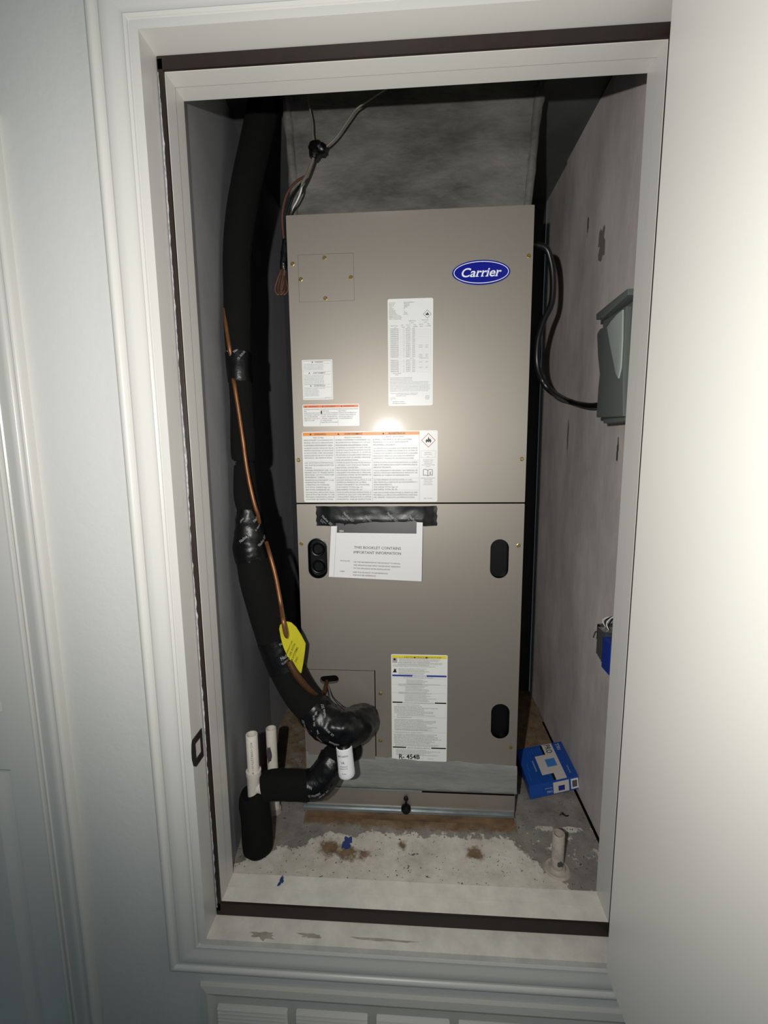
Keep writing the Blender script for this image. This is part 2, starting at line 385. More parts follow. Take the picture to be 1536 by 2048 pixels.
# neighbouring panelled door on the left
tr2 = thing('trim_2', 'white moulded casing around the neighbouring panelled door', loc=(D2R, YW, -.8), kind='structure')
casing(tr2, D2L-.0, D2R+.004, -.80, D2T, 'r', wid=.84); casing(tr2, D2L, D2R+.004, -.80, D2T, 't', wid=.84)
box('jamb', 'trim_paint', tr2, D2R, D2R+.003, YW-.004, -.185, -.8, D2T); box('jamb', 'trim_paint', tr2, D2L, D2R, YW, -.185, D2T-.012, D2T)
d2 = thing('door_2', 'closed white panelled door left of the closet', loc=(-.86, -.26, -.8), kind='structure')
pan = [(-.915, -.545, -.56, .296), (-.915, -.545, .425, 1.28)]
plate('door_slab', 'door_paint', d2, [(D2L+.012, -.79), (D2R-.002, -.79), (D2R-.002, D2T-.014), (D2L+.012, D2T-.014)], [[(a, c), (b, c), (b, d), (a, d)] for a, b, c, d in pan], -.268, -.232)
for a, b, c, d in pan:
    mb = MB(); g = .012; e = .042
    o1 = [(a, c), (b, c), (b, d), (a, d)]; lv = ((0, -.268), (g, -.256), (g+.004, -.256), (e, -.265)); vs = []
    for i, y in lv: vs += [(a+i, y, c+i), (b-i, y, c+i), (b-i, y, d-i), (a+i, y, d-i)]
    fs = [(4*k+q, 4*k+(q+1) % 4, 4*k+4+(q+1) % 4, 4*k+4+q) for k in range(3) for q in range(4)]+[(12, 13, 14, 15)]
    mb.add(vs, fs).build('door_panel', 'door_paint', d2)

# return-air grille under the closet
gr = thing('return_grille', 'white louvred return-air grille in the wall below the closet sill', 'grille', loc=(.27, YW, -.5))
gz1, gz0, gx0, gx1 = -.170, -.45, -.170, .735
outer = [(gx0, gz0), (gx1, gz0), (gx1, gz1), (gx0, gz1)]
vs = []
for i, y in ((0, YW), (.002, YW-.007), (.016, YW-.010), (.018, YW-.0095), (.030, YW-.003), (.033, YW-.001)): vs += [(gx0+i, y, gz0+i), (gx1-i, y, gz0+i), (gx1-i, y, gz1-i), (gx0+i, y, gz1-i)]
MB().add(vs, [(4*k+q, 4*k+(q+1) % 4, 4*k+4+(q+1) % 4, 4*k+4+q) for k in range(5) for q in range(4)]).build('frame', 'grille_paint', gr)
cols = [(-.133+.168*k, .0145+.168*k) for k in range(5)]
cols[-1] = (cols[-1][0], .696)
hs = [[(a, gz0+.04), (b, gz0+.04), (b, -.2175), (a, -.2175)] for a, b in cols]
plate('face_plate', 'grille_paint', gr, [(gx0+.02, gz0+.02), (gx1-.02, gz0+.02), (gx1-.02, gz1-.02), (gx0+.02, gz1-.02)], hs, YW-.003, YW-.0005)
for a, b in cols:
    mb = None
    for k in range(20):
        z = -.2215-k*.0092
        p = [(a-.001, YW-.010, z-.004), (b+.001, YW-.010, z-.004), (b+.001, YW+.0, z+.0035), (a-.001, YW+.0, z+.0035)]
        if mb is None:
            o = MB().prism(p, (0, .0008, -.0014)).build('slat', 'grille_paint', gr); mb = o.data; z_0 = z
        else:
            o = bpy.data.objects.new('slat', mb); COL.objects.link(o); adopt(o, gr); o.location = (0, 0, z-z_0)

# ---------------------------------------------------------------- air handler
UW, UH, ZS = .5366, 1.448, .8105
ah = thing('air_handler', 'tall taupe metal air handler cabinet with blue oval badge', 'air handler', loc=(UW/2, .28, 0))
box('cabinet', 'taupe', ah, .001, UW-.001, .012, .56, .002, UH-.001, .002)
# upper panel with knock-out opening
ko = (.0235, .1480, 1.2665, 1.3660)
plate('upper_panel', 'taupe', ah, rrect(0, UW, ZS+.0018, UH, .0015, 2), [[(ko[0], ko[2]), (ko[1], ko[2]), (ko[1], ko[3]), (ko[0], ko[3])]], 0, .012)
g = .0004
box('knockout_cover', 'taupe', ah, ko[0]+g, ko[1]-g, .0002, .011, ko[2]+g, ko[3]-g)
box('knockout_backing', 'dark_gap', ah, ko[0]-.003, ko[1]+.003, .0105, .0118, ko[2]-.003, ko[3]+.003)
H1 = rrect(.0255, .0685, .6285, .7240, .0213, 10); H2 = rrect(.4605, .5035, .6300, .7245, .0213, 10); H3 = rrect(.4715, .5165, .2160, .3090, .0222, 10)
AC = (.0060, .1835, .1500, .3905)
plate('lower_panel', 'taupe', ah, rrect(0, UW, .062, ZS-.0018, .0015, 2), [H1, H2, H3, [(AC[0], AC[2]), (AC[1], AC[2]), (AC[1], AC[3]), (AC[0], AC[3])]], .0005, .012)
box('seam_gap', 'dark_gap', ah, .0005, UW-.0005, .004, .0115, ZS-.004, ZS+.004)
SLOT = rrect(.0435, .0915, .3530, .3750, .0108, 8)
ca, sa = math.cos(.12), math.sin(.12); SLOT = [(.0675+(x-.0675)*ca-(z-.364)*sa, .364+(x-.0675)*sa+(z-.364)*ca) for x, z in SLOT]
plate('access_cover', 'taupe', ah, rrect(AC[0]+.001, AC[1]-.0022, AC[2], AC[3]-.0012, .001, 2), [SLOT], -.0022, .010)
box('access_shade', 'dark_gap', ah, AC[0]-.002, AC[1]+.002, .0100, .0119, AC[2], AC[3]+.002)  # near-black sheet: shade inside the cabinet behind the slot, put into colour
for hp, k in ((H1, 0), (H2, 1), (H3, 2)):
    cx = sum(p[0] for p in hp)/len(hp); cz = sum(p[1] for p in hp)/len(hp); n = len(hp); vs = []
    for s_, y in ((1.09, .0004), (1.09, -.0006), (1.0, -.0012), (.94, .0005), (.90, .0115)): vs += [(cx+(x-cx)*s_, y, cz+(z-cz)*(1+(s_-1)*.5)) for x, z in hp]
    if k:
        vs = []
        for s_, y in ((.995, .0004), (.97, .003), (.95, .0115)): vs += [(cx+(x-cx)*s_, y, cz+(z-cz)*(1+(s_-1)*.5)) for x, z in hp]
    R_ = len(vs)//n
    fs = [(i*n+j, i*n+(j+1) % n, (i+1)*n+(j+1) % n, (i+1)*n+j) for i in range(R_-1) for j in range(n)]+[tuple((R_-1)*n+j for j in range(n))]
    cup = MB().add(vs, fs).build('handle_cup', 'black_plastic', ah, smooth=True); cup['label'] = 'black oval hand-hold recess'
    if k == 0:
        mb = MB(); lathe(mb, (cx, .006, cz-.022), [(.0155, .006), (.0165, 0), (.0150, -.004), (.013, -.0035), (.0115, 0), (.011, .005)], (0, 1, 0), 24); mb.build('grommet', 'black_plastic', cup, smooth=True)
        mb = MB(); lathe(mb, (cx, .006, cz+.021), [(.0155, .006), (.0165, 0), (.0150, -.004), (.013, -.0035), (.0115, 0), (.011, .005)], (0, 1, 0), 24); mb.build('grommet', 'black_plastic', cup, smooth=True)
# base strip, rail and plug
box('base_strip', 'taupe', ah, -.001, UW+.0005, .0015, .012, .012, .062, .001)
box('base_rail', 'galvanised', ah, -.0125, UW-.001, -.004, .010, -.002, .0065, .001); box('base_rail', 'galvanised', ah, -.0125, UW-.001, -.0012, .010, .0065, .0150, .001)
mb = MB(); lathe(mb, (.259, .0, .016), [(.010, 0), (.0125, -.003), (.0125, -.010), (.009, -.015), (.003, -.016)], (0, 1, 0), 20); mb.build('drain_plug', 'black_plastic', ah, smooth=True)
mb = MB(); lathe(mb, (.259, -.004, .027), [(.0028, 0), (.0028, .012), (.006, .014), (.006, .018), (.003, .022)], (0, 0, 1), 12); mb.build('plug_stem', 'black_plastic', ah, smooth=True)
# mastic bead brushed over the bottom of the lower panel
vs = []; fs = []; nxm, nzm = 90, 12
for i in range(nxm+1):
    x = .0015+(UW+.001)*i/nxm; zt = .163-.020*i/nxm+.0045*noise.noise(Vector((x*14, 0, 3)))+.003*noise.noise(Vector((x*60, 2, 3))); zb = .067-.004*i/nxm+.002*noise.noise(Vector((x*30, 5, 3)))
    for k in range(nzm+1):
        t = k/nzm; z = zb+(zt-zb)*t; y = -.0005-.0035*math.sin(math.pi*min(1, t*1.0))**.5-.004*math.exp(-((t-.12)/.12)**2)-.0012*noise.noise(Vector((x*25, z*160, 0)))
        vs.append((x, y if 0 < k < nzm else .0008, z))
for i in range(nxm):
    for k in range(nzm): a = i*(nzm+1)+k; fs.append((a, a+nzm+1, a+nzm+2, a+1))
mo = MB().add(vs, fs).build('mastic_seal', 'mastic', ah, smooth=True); mo['label'] = 'grey brushed mastic seal along the bottom'
box('foil_strip', 'galvanised', ah, .06, .30, -.0042, -.0005, .0635, .0675, .0008)
box('foil_strip', 'dark_gap', ah, .30, .535, -.0020, .0005, .0605, .0630)
# screws
def screw(x, z, y=0.):
    mb = MB(); lathe(mb, (x, y, z), [(.0050, .0), (.0050, -.0008), (.0038, -.0012), (.0036, -.0034), (.003, -.0039), (.0012, -.0039)], (0, 1, 0), 6); return mb.build('screw', 'brass', ah)
s0 = None
for x, z in ((.0833, 1.3577), (.1414, 1.3152), (.0831, 1.2728), (.0285, 1.3147), (.0112, 1.3476), (.5275, 1.3464), (.0090, .9139), (.5262, .9118), (.0085, .7129), (.5253, .7099), (.1960, .3293), (.1946, .2009), (.5213, .1929), (.0085, .402)):
    if s0 is None: s0 = screw(0, 0); s0.location = (x, 0, z)
    else:
        o = bpy.data.objects.new('screw', s0.data); COL.objects.link(o); adopt(o, ah); o.location = (x, 0, z)
# badge
bx, bz = .4265, 1.3158
bd = MB().prism([(x, -.0026, z) for x, z in oval(bx, bz, .1245, .0510, 56)], (0, .003, 0)).build('badge', 'badge_blue', ah, bevel=.0005)
bd['label'] = 'blue oval maker badge reading Carrier'
o1, o2 = oval(bx, bz, .1185, .0455, 56), oval(bx, bz, .1155, .0425, 56)
plate('badge_ring', 'badge_white', bd, o1, [o2], -.0029, -.0024)
mb = MB(); yb = -.0030
put(mb, lambda a, b: (bx+a, yb, bz-.0088+b), 'Carrier', .001, 0, .0185, fit=.086, align='c', shear=.25, bold=.014)
for a, flag in ((.0337, 1), (.0445, 1), (.0543, 1), (.0745, 1)):      # serif feet and flags of the r, r, i, r
    x = bx+.001-.043+a; zz = bz-.0088
    mb.add([(x-.0036, yb+.00015, zz), (x+.0034, yb+.00015, zz), (x+.0032, yb+.00015, zz+.0009), (x+.0012, yb+.00015, zz+.0016), (x-.0016, yb+.00015, zz+.0016), (x-.0034, yb+.00015, zz+.0009)], [(0, 1, 2, 3, 4, 5)])
    mb.add([(x+.0006, yb+.00015, zz+.0112), (x+.0032, yb+.00015, zz+.0112), (x+.0034, yb+.00015, zz+.0128), (x-.0006, yb+.00015, zz+.0121)], [(0, 1, 2, 3)])
mb.build('lettering', 'badge_white', bd)['kind'] = 'stuff'

# printed labels -------------------------------------------------
YL = -.0005
class Label:
    def __init__(s, name, desc, x0, x1, z0, z1, r=.003, mat='label_white', parent=ah, y=YL):
        s.x0, s.z1, s.w, s.h, s.y = x0, z1, x1-x0, z1-z0, y
        s.o = MB().prism([(x, y, z) for x, z in rrect(x0, x1, z0, z1, r)], (0, .0004, 0)).build(name, mat, parent); s.o['label'] = desc; s.L = {}
    def mb(s, k): return s.L.setdefault(k, MB())
    def t(s, txt, u, v, h, align='l', mat='ink', fit=None, bold=0., maxw=None):      # u, v in fractions, v = baseline
        put(s.mb(('lettering', mat)), lambda a, b: (a, s.y-.0003, b), txt, s.x0+u*s.w, s.z1-v*s.h, h, fit=fit*s.w if fit else None, align=align, bold=bold, maxw=maxw*s.w if maxw else None)
    def r(s, u0, v0, u1, v1, mat='rule_grey', nm='rule_line', lift=.0002):
        x0, x1, z0, z1 = s.x0+u0*s.w, s.x0+u1*s.w, s.z1-v1*s.h, s.z1-v0*s.h
        s.mb((nm, mat)).add([(x0, s.y-lift, z0), (x1, s.y-lift, z0), (x1, s.y-lift, z1), (x0, s.y-lift, z1)], [(0, 1, 2, 3)])
    def poly(s, pts, mat, nm, lift=.0002):
        s.mb((nm, mat)).add([(s.x0+u*s.w, s.y-lift, s.z1-v*s.h) for u, v in pts], [tuple(range(len(pts)))])
    def tri(s, u, v, h, mat='ink_black', nm='warning_triangle'): a = h/s.w; b = h/s.h; s.poly([(u-a*.55, v), (u+a*.55, v), (u, v-b)], mat, nm, .0003)
    def diamond(s, u, v, rad, mat, th):
        for sg in (0, 1, 2, 3):
            p = []
            for q, rr in ((sg, rad), (sg+1, rad), (sg+1, rad-th), (sg, rad-th)): a = math.pi/2*q; p.append((u+math.cos(a)*rr/s.w, v+math.sin(a)*rr/s.h))
            s.poly(p, mat, 'hazard_diamond', .0003)
        f = [(-.25, .32), (-.36, .05), (-.2, -.18), (-.12, -.02), (0, -.45), (.14, -.12), (.22, -.2), (.36, .08), (.22, .34), (.12, .1), (0, .28), (-.1, .12)]
        s.poly([(u+a*rad*1.15/s.w, v+b*rad*1.15/s.h) for a, b in f], 'ink_black', 'flame_symbol', .0003)
    def done(s):
        for (nm, mat), mb in s.L.items(): mb.build(nm, mat, s.o)['kind'] = 'stuff'
        return s.o
def fill(seed, n):
    r = random.Random(seed); out = ''
    while len(out) < n: out += r.choice(['UNIT', 'PANEL', 'HEATER', 'FOR', 'USE', 'WITH', 'THE', 'SUPPLY', 'WIRE', 'MIN', 'AIR', 'FLOW', 'SEE', 'INSTRUCTIONS', 'SERVICE', 'FIELD', 'INSTALLED', 'AND', 'OF', 'CIRCUIT', 'MAX', 'AMPS', 'TO', 'BE', 'ONLY'])+' '
    return out[:n].strip()

# small grey three-language warning
l = Label('warning_label', 'small white warning label in three languages', .0246, .0950, 1.0518, 1.1410, .002)
for v, s_ in ((.075, 'WARNING'), (.345, 'AVERTISSEMENT'), (.665, 'ADVERTENCIA')):
    l.t(s_, .56, v, .0029, 'c', 'ink', bold=.01); l.tri(.56-.018*len(s_)-.09, v, .0034, 'ink')
    l.r(.05, v-.055, .95, v-.049); l.r(.05, v+.02, .95, v+.026)
for a, b, sd in ((.13, 5, 1), (.405, 8, 9), (.72, 7, 21)):
    for k in range(b): l.t(fill(sd+k, 44 if not (sd == 21 and k > 0) else 32), .06, a+k*.031, .0014, 'l', 'ink_grey', maxw=.88 if not (sd == 21 and k > 0) else .62)
l.t('340098-101 REV A', .94, .955, .0014, 'r', 'ink_grey')
for q in ((.03, .03, .97, .037), (.03, .965, .97, .972), (.03, .03, .037, .972), (.963, .03, .97, .972)): l.r(*q)
l.done()
# orange banded electrical label
l = Label('warning_label', 'white electrical warning label with an orange-red top band', .0225, .1548, .9912, 1.0412, .003)
l.r(.015, .035, .985, .145, 'orange_red', 'colour_band', .00015)
for u, s_ in ((.17, 'WARNING'), (.47, 'AVERTISSEMENT'), (.80, 'ADVERTENCIA')): l.t(s_, u+.02, .125, .0030, 'c', 'ink', maxw=.19); l.tri(u-.11, .125, .003, 'ink')
l.r(.305, .15, .308, .96); l.r(.625, .15, .628, .96)
for u, ls, w in ((.02, ['ELECTRICAL SHOCK HAZARD', 'RISK', 'MORE THAN ONE POWER', 'DISCONNECT. REMOVE', 'ALL POWER BEFORE', 'SERVICING. LOCK OUT', 'AND TAG UNIT'], .27), (.315, ['RISQUE DE CHOC ELECTRIQUE', 'ATTENTION', 'PLUS D UN SECTIONNEUR', 'COUPER TOUTE ALIMENT.', 'AVANT L ENTRETIEN DE', 'L APPAREIL. DEBRANCHER', 'ET VERROUILLER', 'ETIQUETER LE SECTIONNEUR'], .30), (.635, ['RIESGO DE ELECTROCUCION', 'ELECTRICA', 'MAS DE UN INTERRUPTOR', 'CORTAR TODA ENERGIA', 'ANTES DEL SERVICIO', 'Y MANTENIMIENTO'], .34)):
    for k, s_ in enumerate(ls): l.t(s_, u+.005, .245+k*.085, .0025, 'l', 'ink', maxw=w)
f = [(.33, .46), (.318, .38), (.325, .3), (.335, .26), (.345, .34), (.343, .42)]; l.poly(f, 'ink_black', 'flame_symbol', .0003)
l.done()
# large orange label
l = Label('warning_label', 'wide white flammable refrigerant warning label with orange top band', .0190, .3350, .8138, .9790, .004)
def UV(cx, cy): return ((cx-75)/1340, (cy-110)/702)
l.r(.006, .012, .868, .058, 'orange', 'colour_band', .00015)
for cx, s_ in ((255, 'WARNING'), (590, 'AVERTISSEMENT'), (1015, 'ADVERTENCIA')): u, v = UV(cx, 143); l.t(s_, u, v, .0042, 'c', 'ink', bold=.01); l.tri(UV(cx, 0)[0]-.02-.0085*len(s_)/1.2, v, .0046)
for cx in (398, 770, 1236): u = UV(cx, 0)[0]; l.r(u, .06, u+.0022, .985)
for cy in (250, 398, 472, 573, 692): v = UV(0, cy)[1]; l.r(.012, v, .865, v+.0025)
c1 = [(168, 'RISK OF FIRE'), (192, 'REPAIR OF PROPERTY IN ACCORDANCE WITH'), (217, 'FEDERAL OR LOCAL REGULATIONS.'), (242, 'FLAMMABLE REFRIGERANT USED.'), (270, 'AUXILIARY DEVICES WHICH MAY BE AN'), (294, 'IGNITION SOURCES SHALL NOT BE INSTALLED'), (318, 'IN THE DUCTWORK, OTHER THAN AUXILIARY'), (343, 'DEVICES LISTED FOR USE WITH THE SPECIFIC'), (367, 'APPLIANCE. SEE INSTRUCTIONS.'), (416, 'LEAK DETECTION SYSTEM INSTALLED.'), (440, 'UNIT MUST BE POWERED EXCEPT FOR'), (464, 'SERVICE.'), (490, 'FLAMMABLE REFRIGERANT USED. TO BE'), (513, 'REPAIRED ONLY BY TRAINED SERVICE'), (536, 'PERSONNEL. DO NOT PUNCTURE'), (560, 'REFRIGERANT TUBING.'), (589, 'MINIMUM INSTALLATION HEIGHT, X m (ft).'), (612, 'MINIMUM ROOM AREA'), (636, '(OPERATING OR STORAGE).'), (660, '27.8 TOTAL CHARGE (kg), m2'), (684, '28.8 TOTAL CHARGE (lb), ft2'), (712, 'FOR HORIZONTAL APPLICATIONS, THE A2L'), (735, 'SENSOR MUST BE MOVED TO THE'), (759, 'PROVIDED HORIZONTAL SENSOR'), (783, 'LOCATION. SEE INSTRUCTIONS.')]
c2 = [(168, 'RISQUE D INCENDIE'), (192, 'ELIMINER CONFORMEMENT CONFORMEMENT AUX'), (217, 'REGLEMENTATIONS FEDERALES OU LOCALES.'), (242, 'FRIGORIGENE INFLAMMABLE UTILISE.'), (268, 'LES APPAREILS AUXILIAIRES POUVANT ETRE DES'), (292, 'SOURCES D ALLUMAGE NE DOIVENT PAS ETRE'), (316, 'INSTALLES DANS LES CONDUITS, A L EXCEPTION'), (340, 'DES APPAREILS AUXILIAIRES REPERTORIES POUR'), (364, 'UTILISATION AVEC UN APPAREIL SPECIFIQUE.'), (389, 'VOIR LES INSTRUCTIONS.'), (416, 'SYSTEME DE DETECTION DES FUITES INSTALLE.'), (440, 'L APPAREIL DOIT ETRE SOUS TENSION,'), (464, 'SAUF POUR L ENTRETIEN.'), (491, 'FRIGORIGENE INFLAMMABLE UTILISE, DOIT'), (515, 'UNIQUEMENT ETRE REPARE PAR DU PERSONNEL'), (538, 'D ENTRETIEN FORME. NE PAS PERCER LES'), (563, 'CONDUITS DE FRIGORIGENE.'), (589, 'HAUTEUR MINIMALE D INSTALLATION, X m (ft)'), (612, 'SUPERFICIE MINIMALE DE LA PIECE'), (636, '(FONCTIONNEMENT OU STOCKAGE).'), (660, '27.8 CHARGE TOTALE (kg), m2'), (684, '28.8 CHARGE TOTALE (lb), pi2'), (712, 'POUR LES APPLICATIONS HORIZONTALES, LE'), (735, 'CAPTEUR DE GAZ DOIT ETRE DEPLACE A'), (759, 'L EMPLACEMENT INDIQUE POUR LE CAPTEUR'), (783, 'HORIZONTAL. VOIR LES INSTRUCTIONS.')]
c3 = [(165, 'RIESGO DE INCENDIO'), (192, 'ELIMINE CONFORME A LAS REGULACIONES'), (217, 'FEDERALES O LOCALES. REFRIGERANTE'), (242, 'INFLAMABLE UTILIZADO.'), (278, 'LOS DISPOSITIVOS AUXILIARES QUE PUEDAN SER FUENTES'), (302, 'DE IGNICION NO DEBEN INSTALARSE EN EL SISTEMA DE'), (327, 'CONDUCTOS, EXCEPTO LOS DISPOSITIVOS AUXILIARES'), (352, 'INDICADOS PARA SU USO CON UN APARATO'), (376, 'ESPECIFICO. CONSULTE LAS INSTRUCCIONES.'), (416, 'SISTEMA DE DETECCION DE FUGAS INSTALADO. LA UNIDAD'), (440, 'DEBE ESTAR ENERGIZADA, EXCEPTO PARA REALIZAR EL'), (464, 'SERVICIO TECNICO.'), (496, 'UTILIZA REFRIGERANTE INFLAMABLE. SOLO PERSONAL DE'), (519, 'SERVICIO CAPACITADO DEBE REPARAR EL DISPOSITIVO. NO'), (543, 'PERFORE LA TUBERIA DE REFRIGERANTE.'), (589, 'ALTURA MINIMA DE INSTALACION, X m (ft).'), (612, 'AREA MINIMA DE LA HABITACION (EN FUNCIONAMIENTO O'), (636, 'ALMACENAMIENTO).'), (660, '27.8 CARGA TOTAL (kg), m2'), (684, '28.8 CARGA TOTAL (lb), ft2'), (716, 'PARA APLICACIONES HORIZONTALES, EL SENSOR A2L DEBE'), (740, 'MOVERSE A LA UBICACION HORIZONTAL INDICADA'), (764, 'DEL SENSOR. CONSULTE LAS INSTRUCCIONES.')]
for cx, cc, w in ((92, c1, .22), (410, c2, .26), (783, c3, .325)):
    for k, (cy, s_) in enumerate(cc):
        u, v = UV(cx, cy+8)
        if k == 0: l.t(s_, u+w*.5, v, .0031, 'c', 'ink')
        else: l.t(s_, u, v, .0033, 'l', 'ink', maxw=w)
u, v = UV(1325, 206); l.diamond(u, v, .0165, 'red_print', .0018)
for q in ((1252, 305, 1396, 307), (1252, 372, 1396, 374), (1252, 305, 1254, 374), (1394, 305, 1396, 374)): a = UV(*q[:2]); b = UV(*q[2:]); l.r(*a, *b)
for cy, s_ in ((325, 'REFRIGERANT'), (343, 'SAFETY GROUP'), (364, 'A2L'), (396, 'REFRIGERANT AND'), (412, 'LUBRICANT TYPE'), (428, 'REFRIGERANTE'), (444, 'VEA LAS INSTRUCCIONES'), (460, 'DE USO'), (574, 'READ INSTALLATION MANUAL'), (590, 'LIRE LE MANUEL'), (606, 'D INSTALLATION'), (622, 'LEA EL MANUAL'), (638, 'DE INSTALACION'), (776, '340201-107 REV D')): u, v = UV(1322, cy+5); l.t(s_, u, v, .0019, 'c', 'ink_grey' if cy < 760 else 'ink', maxw=.105)
for sx in (-1, 1):
    p = [UV(1320, 497), UV(1320+sx*24, 488), UV(1320+sx*44, 492), UV(1320+sx*44, 548), UV(1320+sx*24, 545), UV(1320, 553)]
    for i in range(6):
        a, b = p[i], p[(i+1) % 6]; dx, dy = (b[0]-a[0])*l.w, (b[1]-a[1])*l.h; q = math.hypot(dx, dy); nxx, nyy = -dy/q*.0005/l.w, dx/q*.0005/l.h
        l.poly([(a[0]-nxx, a[1]-nyy), (b[0]-nxx, b[1]-nyy), (b[0]+nxx, b[1]+nyy), (a[0]+nxx, a[1]+nyy)], 'ink', 'manual_symbol', .0003)
u, v = UV(1343, 540); l.t('i', u, v, .0075, 'c', 'ink_black', bold=.03)
l.done()
# tall rating plate
l = Label('rating_label', 'tall white rating plate label with columns of figures', .2222, .3232, 1.0350, 1.2672, .004)
def UR(cx, cy): return ((cx-65)/388, (cy-838)/930)
for k, s_ in enumerate(['FACTORY NO', 'MODEL NO', 'SERIAL NO', 'VOLTS', 'PHASE HZ', 'BLOWER FLA', 'REFRIGERANT', 'MAX PRESSURE', 'METERING DEVICE', 'MINIMUM CIRCUIT AMPS', 'MAXIMUM FUSE / CKT BKR', 'SUPPLY VOLTAGE RANGE']): u, v = UR(76, 876+k*12.4); l.t(s_, u, v, .0017, 'l', 'ink', maxw=.33)
for k, s_ in enumerate(['FJ5ANXC48L00AAAA', 'FJ5ANXC48', '0425F67890', '208/240', '60', '1', '6.8', 'R-454B', 'PISTON']): u, v = UR(204, 874+k*12.6); l.t(s_, u, v, .0018, 'l', 'ink')
u, v = UR(403, 974); l.diamond(u, v, .0092, 'ink', .0009)
for cx, cy, s_ in ((275, 1028, 'Single Circuit'), (385, 1024, 'Dual Circuit'), (270, 1045, 'L1 & L2'), (388, 1042, 'L3/L4'), (122, 1068, 'Electric Heat'), (130, 1084, 'No'), (188, 1064, 'kW'), (198, 1080, 'Amps'), (243, 1064, 'Min Cir'), (243, 1080, 'Amps'), (298, 1062, 'Max'), (300, 1078, 'Fuse/Bkr'), (352, 1060, 'Min Cir'), (352, 1077, 'Amps'), (414, 1058, 'Max'), (416, 1075, 'Fuse/Bkr')): u, v = UR(cx, cy+3); l.t(s_, u, v, .0021, 'c', 'ink')
for k in range(24):
    cy = 1098+k*16.0; rr = random.Random(k)
    if k == 16: u, v = UR(270, cy); l.t('L1 & L2', u, v, .0019, 'c', 'ink_grey'); u, v = UR(375, cy); l.t('COPPER WIRE ONLY', u, v, .0017, 'c', 'ink_grey'); continue
    for cx, s_ in ((88, 'KFFEH%02d01H%02d' % (20+k, 3+k % 9)), (200, str(rr.randint(1, 9))), (220, '%d.%d/%d.%d' % (rr.randint(10, 60), rr.randint(0, 9), rr.randint(10, 60), rr.randint(0, 9))), (275, '%d/%d' % (rr.choice([15, 25, 30, 45, 60]), rr.choice([15, 25, 30, 45, 60])))): u, v = UR(cx, cy); l.t(s_, u, v, .0020, 'l', 'ink', maxw=.2)
    if k in (9, 10, 14, 15, 18, 21):
        for cx, s_ in ((331, '24.0/27.1'), (388, '25/30')): u, v = UR(cx, cy); l.t(s_, u, v, .0018, 'l', 'ink_grey')
    u, v = UR(82, cy+4); l.r(u, v, .96, v+.0008)
for k, s_ in enumerate(['Factory Installed', 'Heater']): u, v = UR(142, 1482+k*14); l.t(s_, u, v, .0019, 'c', 'ink')
for k in range(10): u, v = UR(80, 1522+k*13); l.t(fill(300+k, 80 if k > 2 else 56), u, v, .0015, 'l', 'ink_grey', maxw=.92 if k > 2 else .5)
for k, s_ in enumerate(['CAUTION: USE COPPER SUPPLY WIRE ONLY. SUITABLE FOR USE', 'WITH CONNECTIONS RATED 75 C OR HIGHER', 'CONFORMS TO UL STD']): u, v = UR(80+50*(k > 0), 1660+k*12); l.t(s_, u, v, .0016, 'l', 'ink_grey', maxw=.7)
for k, s_ in enumerate(['Carrier Corp', 'Indianapolis IN', 'USA']): u, v = UR(82, 1695+k*12); l.t(s_, u, v, .0015, 'l', 'ink_grey')
for k, s_ in enumerate(['ASSEMBLED IN MEXICO', 'ENSAMBLADO EN MEXICO']): u, v = UR(100, 1734+k*16); l.t(s_, u, v, .0019, 'l', 'ink', maxw=.35)
u, v = UR(405, 1695)
for k in range(20):
    a, b = 2*math.pi*k/20, 2*math.pi*(k+1)/20; p = [(u+math.cos(q)*rr/l.w, v+math.sin(q)*rr/l.h) for q, rr in ((a, .0045), (b, .0045), (b, .0040), (a, .0040))]; l.poly(p, 'ink', 'listing_mark', .0003)
l.t('UL', u, v+.006, .0030, 'c', 'ink')
l.done()
# tall caution label with yellow top band and R-454B
l = Label('caution_label', 'tall white caution label with yellow top band reading R-454B', .2235, .3625, .1480, .4345, .003)
def UC(cx, cy): return ((cx-188)/498, (cy-130)/950)
l.r(.015, .008, .985, .035, 'yellow_print', 'colour_band', .00015)
l.t('CAUTION', .33, .032, .0045, 'c', 'ink'); l.t('ATENCION', .53, .032, .0045, 'c', 'ink'); l.t('PRECAUCION', .75, .032, .0045, 'c', 'ink'); l.tri(.42, .032, .004); l.tri(.63, .032, .004)
def para(y0, n, u0, w, seed, h=.0021, step=11.2, mat='ink', ragged=True):
    rr = random.Random(seed)
    for k in range(n):
        v = UC(0, y0+k*step)[1]; l.t(fill(seed*50+k, 70), u0, v, h, 'l', mat, fit=w*(rr.uniform(.6, 1) if ragged else 1))
para(165, 4, .14, .78, 1); para(206, 2, .12, .8, 2); para(226, 2, .03, .92, 3); para(258, 5, .13, .72, 4)
l.r(.02, UC(0, 160)[1], .11, UC(0, 205)[1], 'rule_grey', 'symbol_panel'); l.poly([(.04, UC(0, 182)[1]), (.085, UC(0, 182)[1]), (.075, UC(0, 166)[1]), (.05, UC(0, 164)[1])], 'ink_black', 'symbol', .0003)
l.poly([(.025, UC(0, 288)[1]), (.10, UC(0, 288)[1]), (.085, UC(0, 270)[1]), (.09, UC(0, 252)[1]), (.07, UC(0, 262)[1]), (.055, UC(0, 250)[1]), (.05, UC(0, 268)[1])], 'ink_black', 'symbol', .0003)
v = UC(0, 307)[1]; l.r(.018, v, .38, v+.016, 'blue_print', 'blue_band', .00015); l.r(.63, v, .985, v+.016, 'blue_print', 'blue_band', .00015); l.t('IMPORTANT NOTICE', .505, v+.015, .0036, 'c', 'blue_print', maxw=.23)
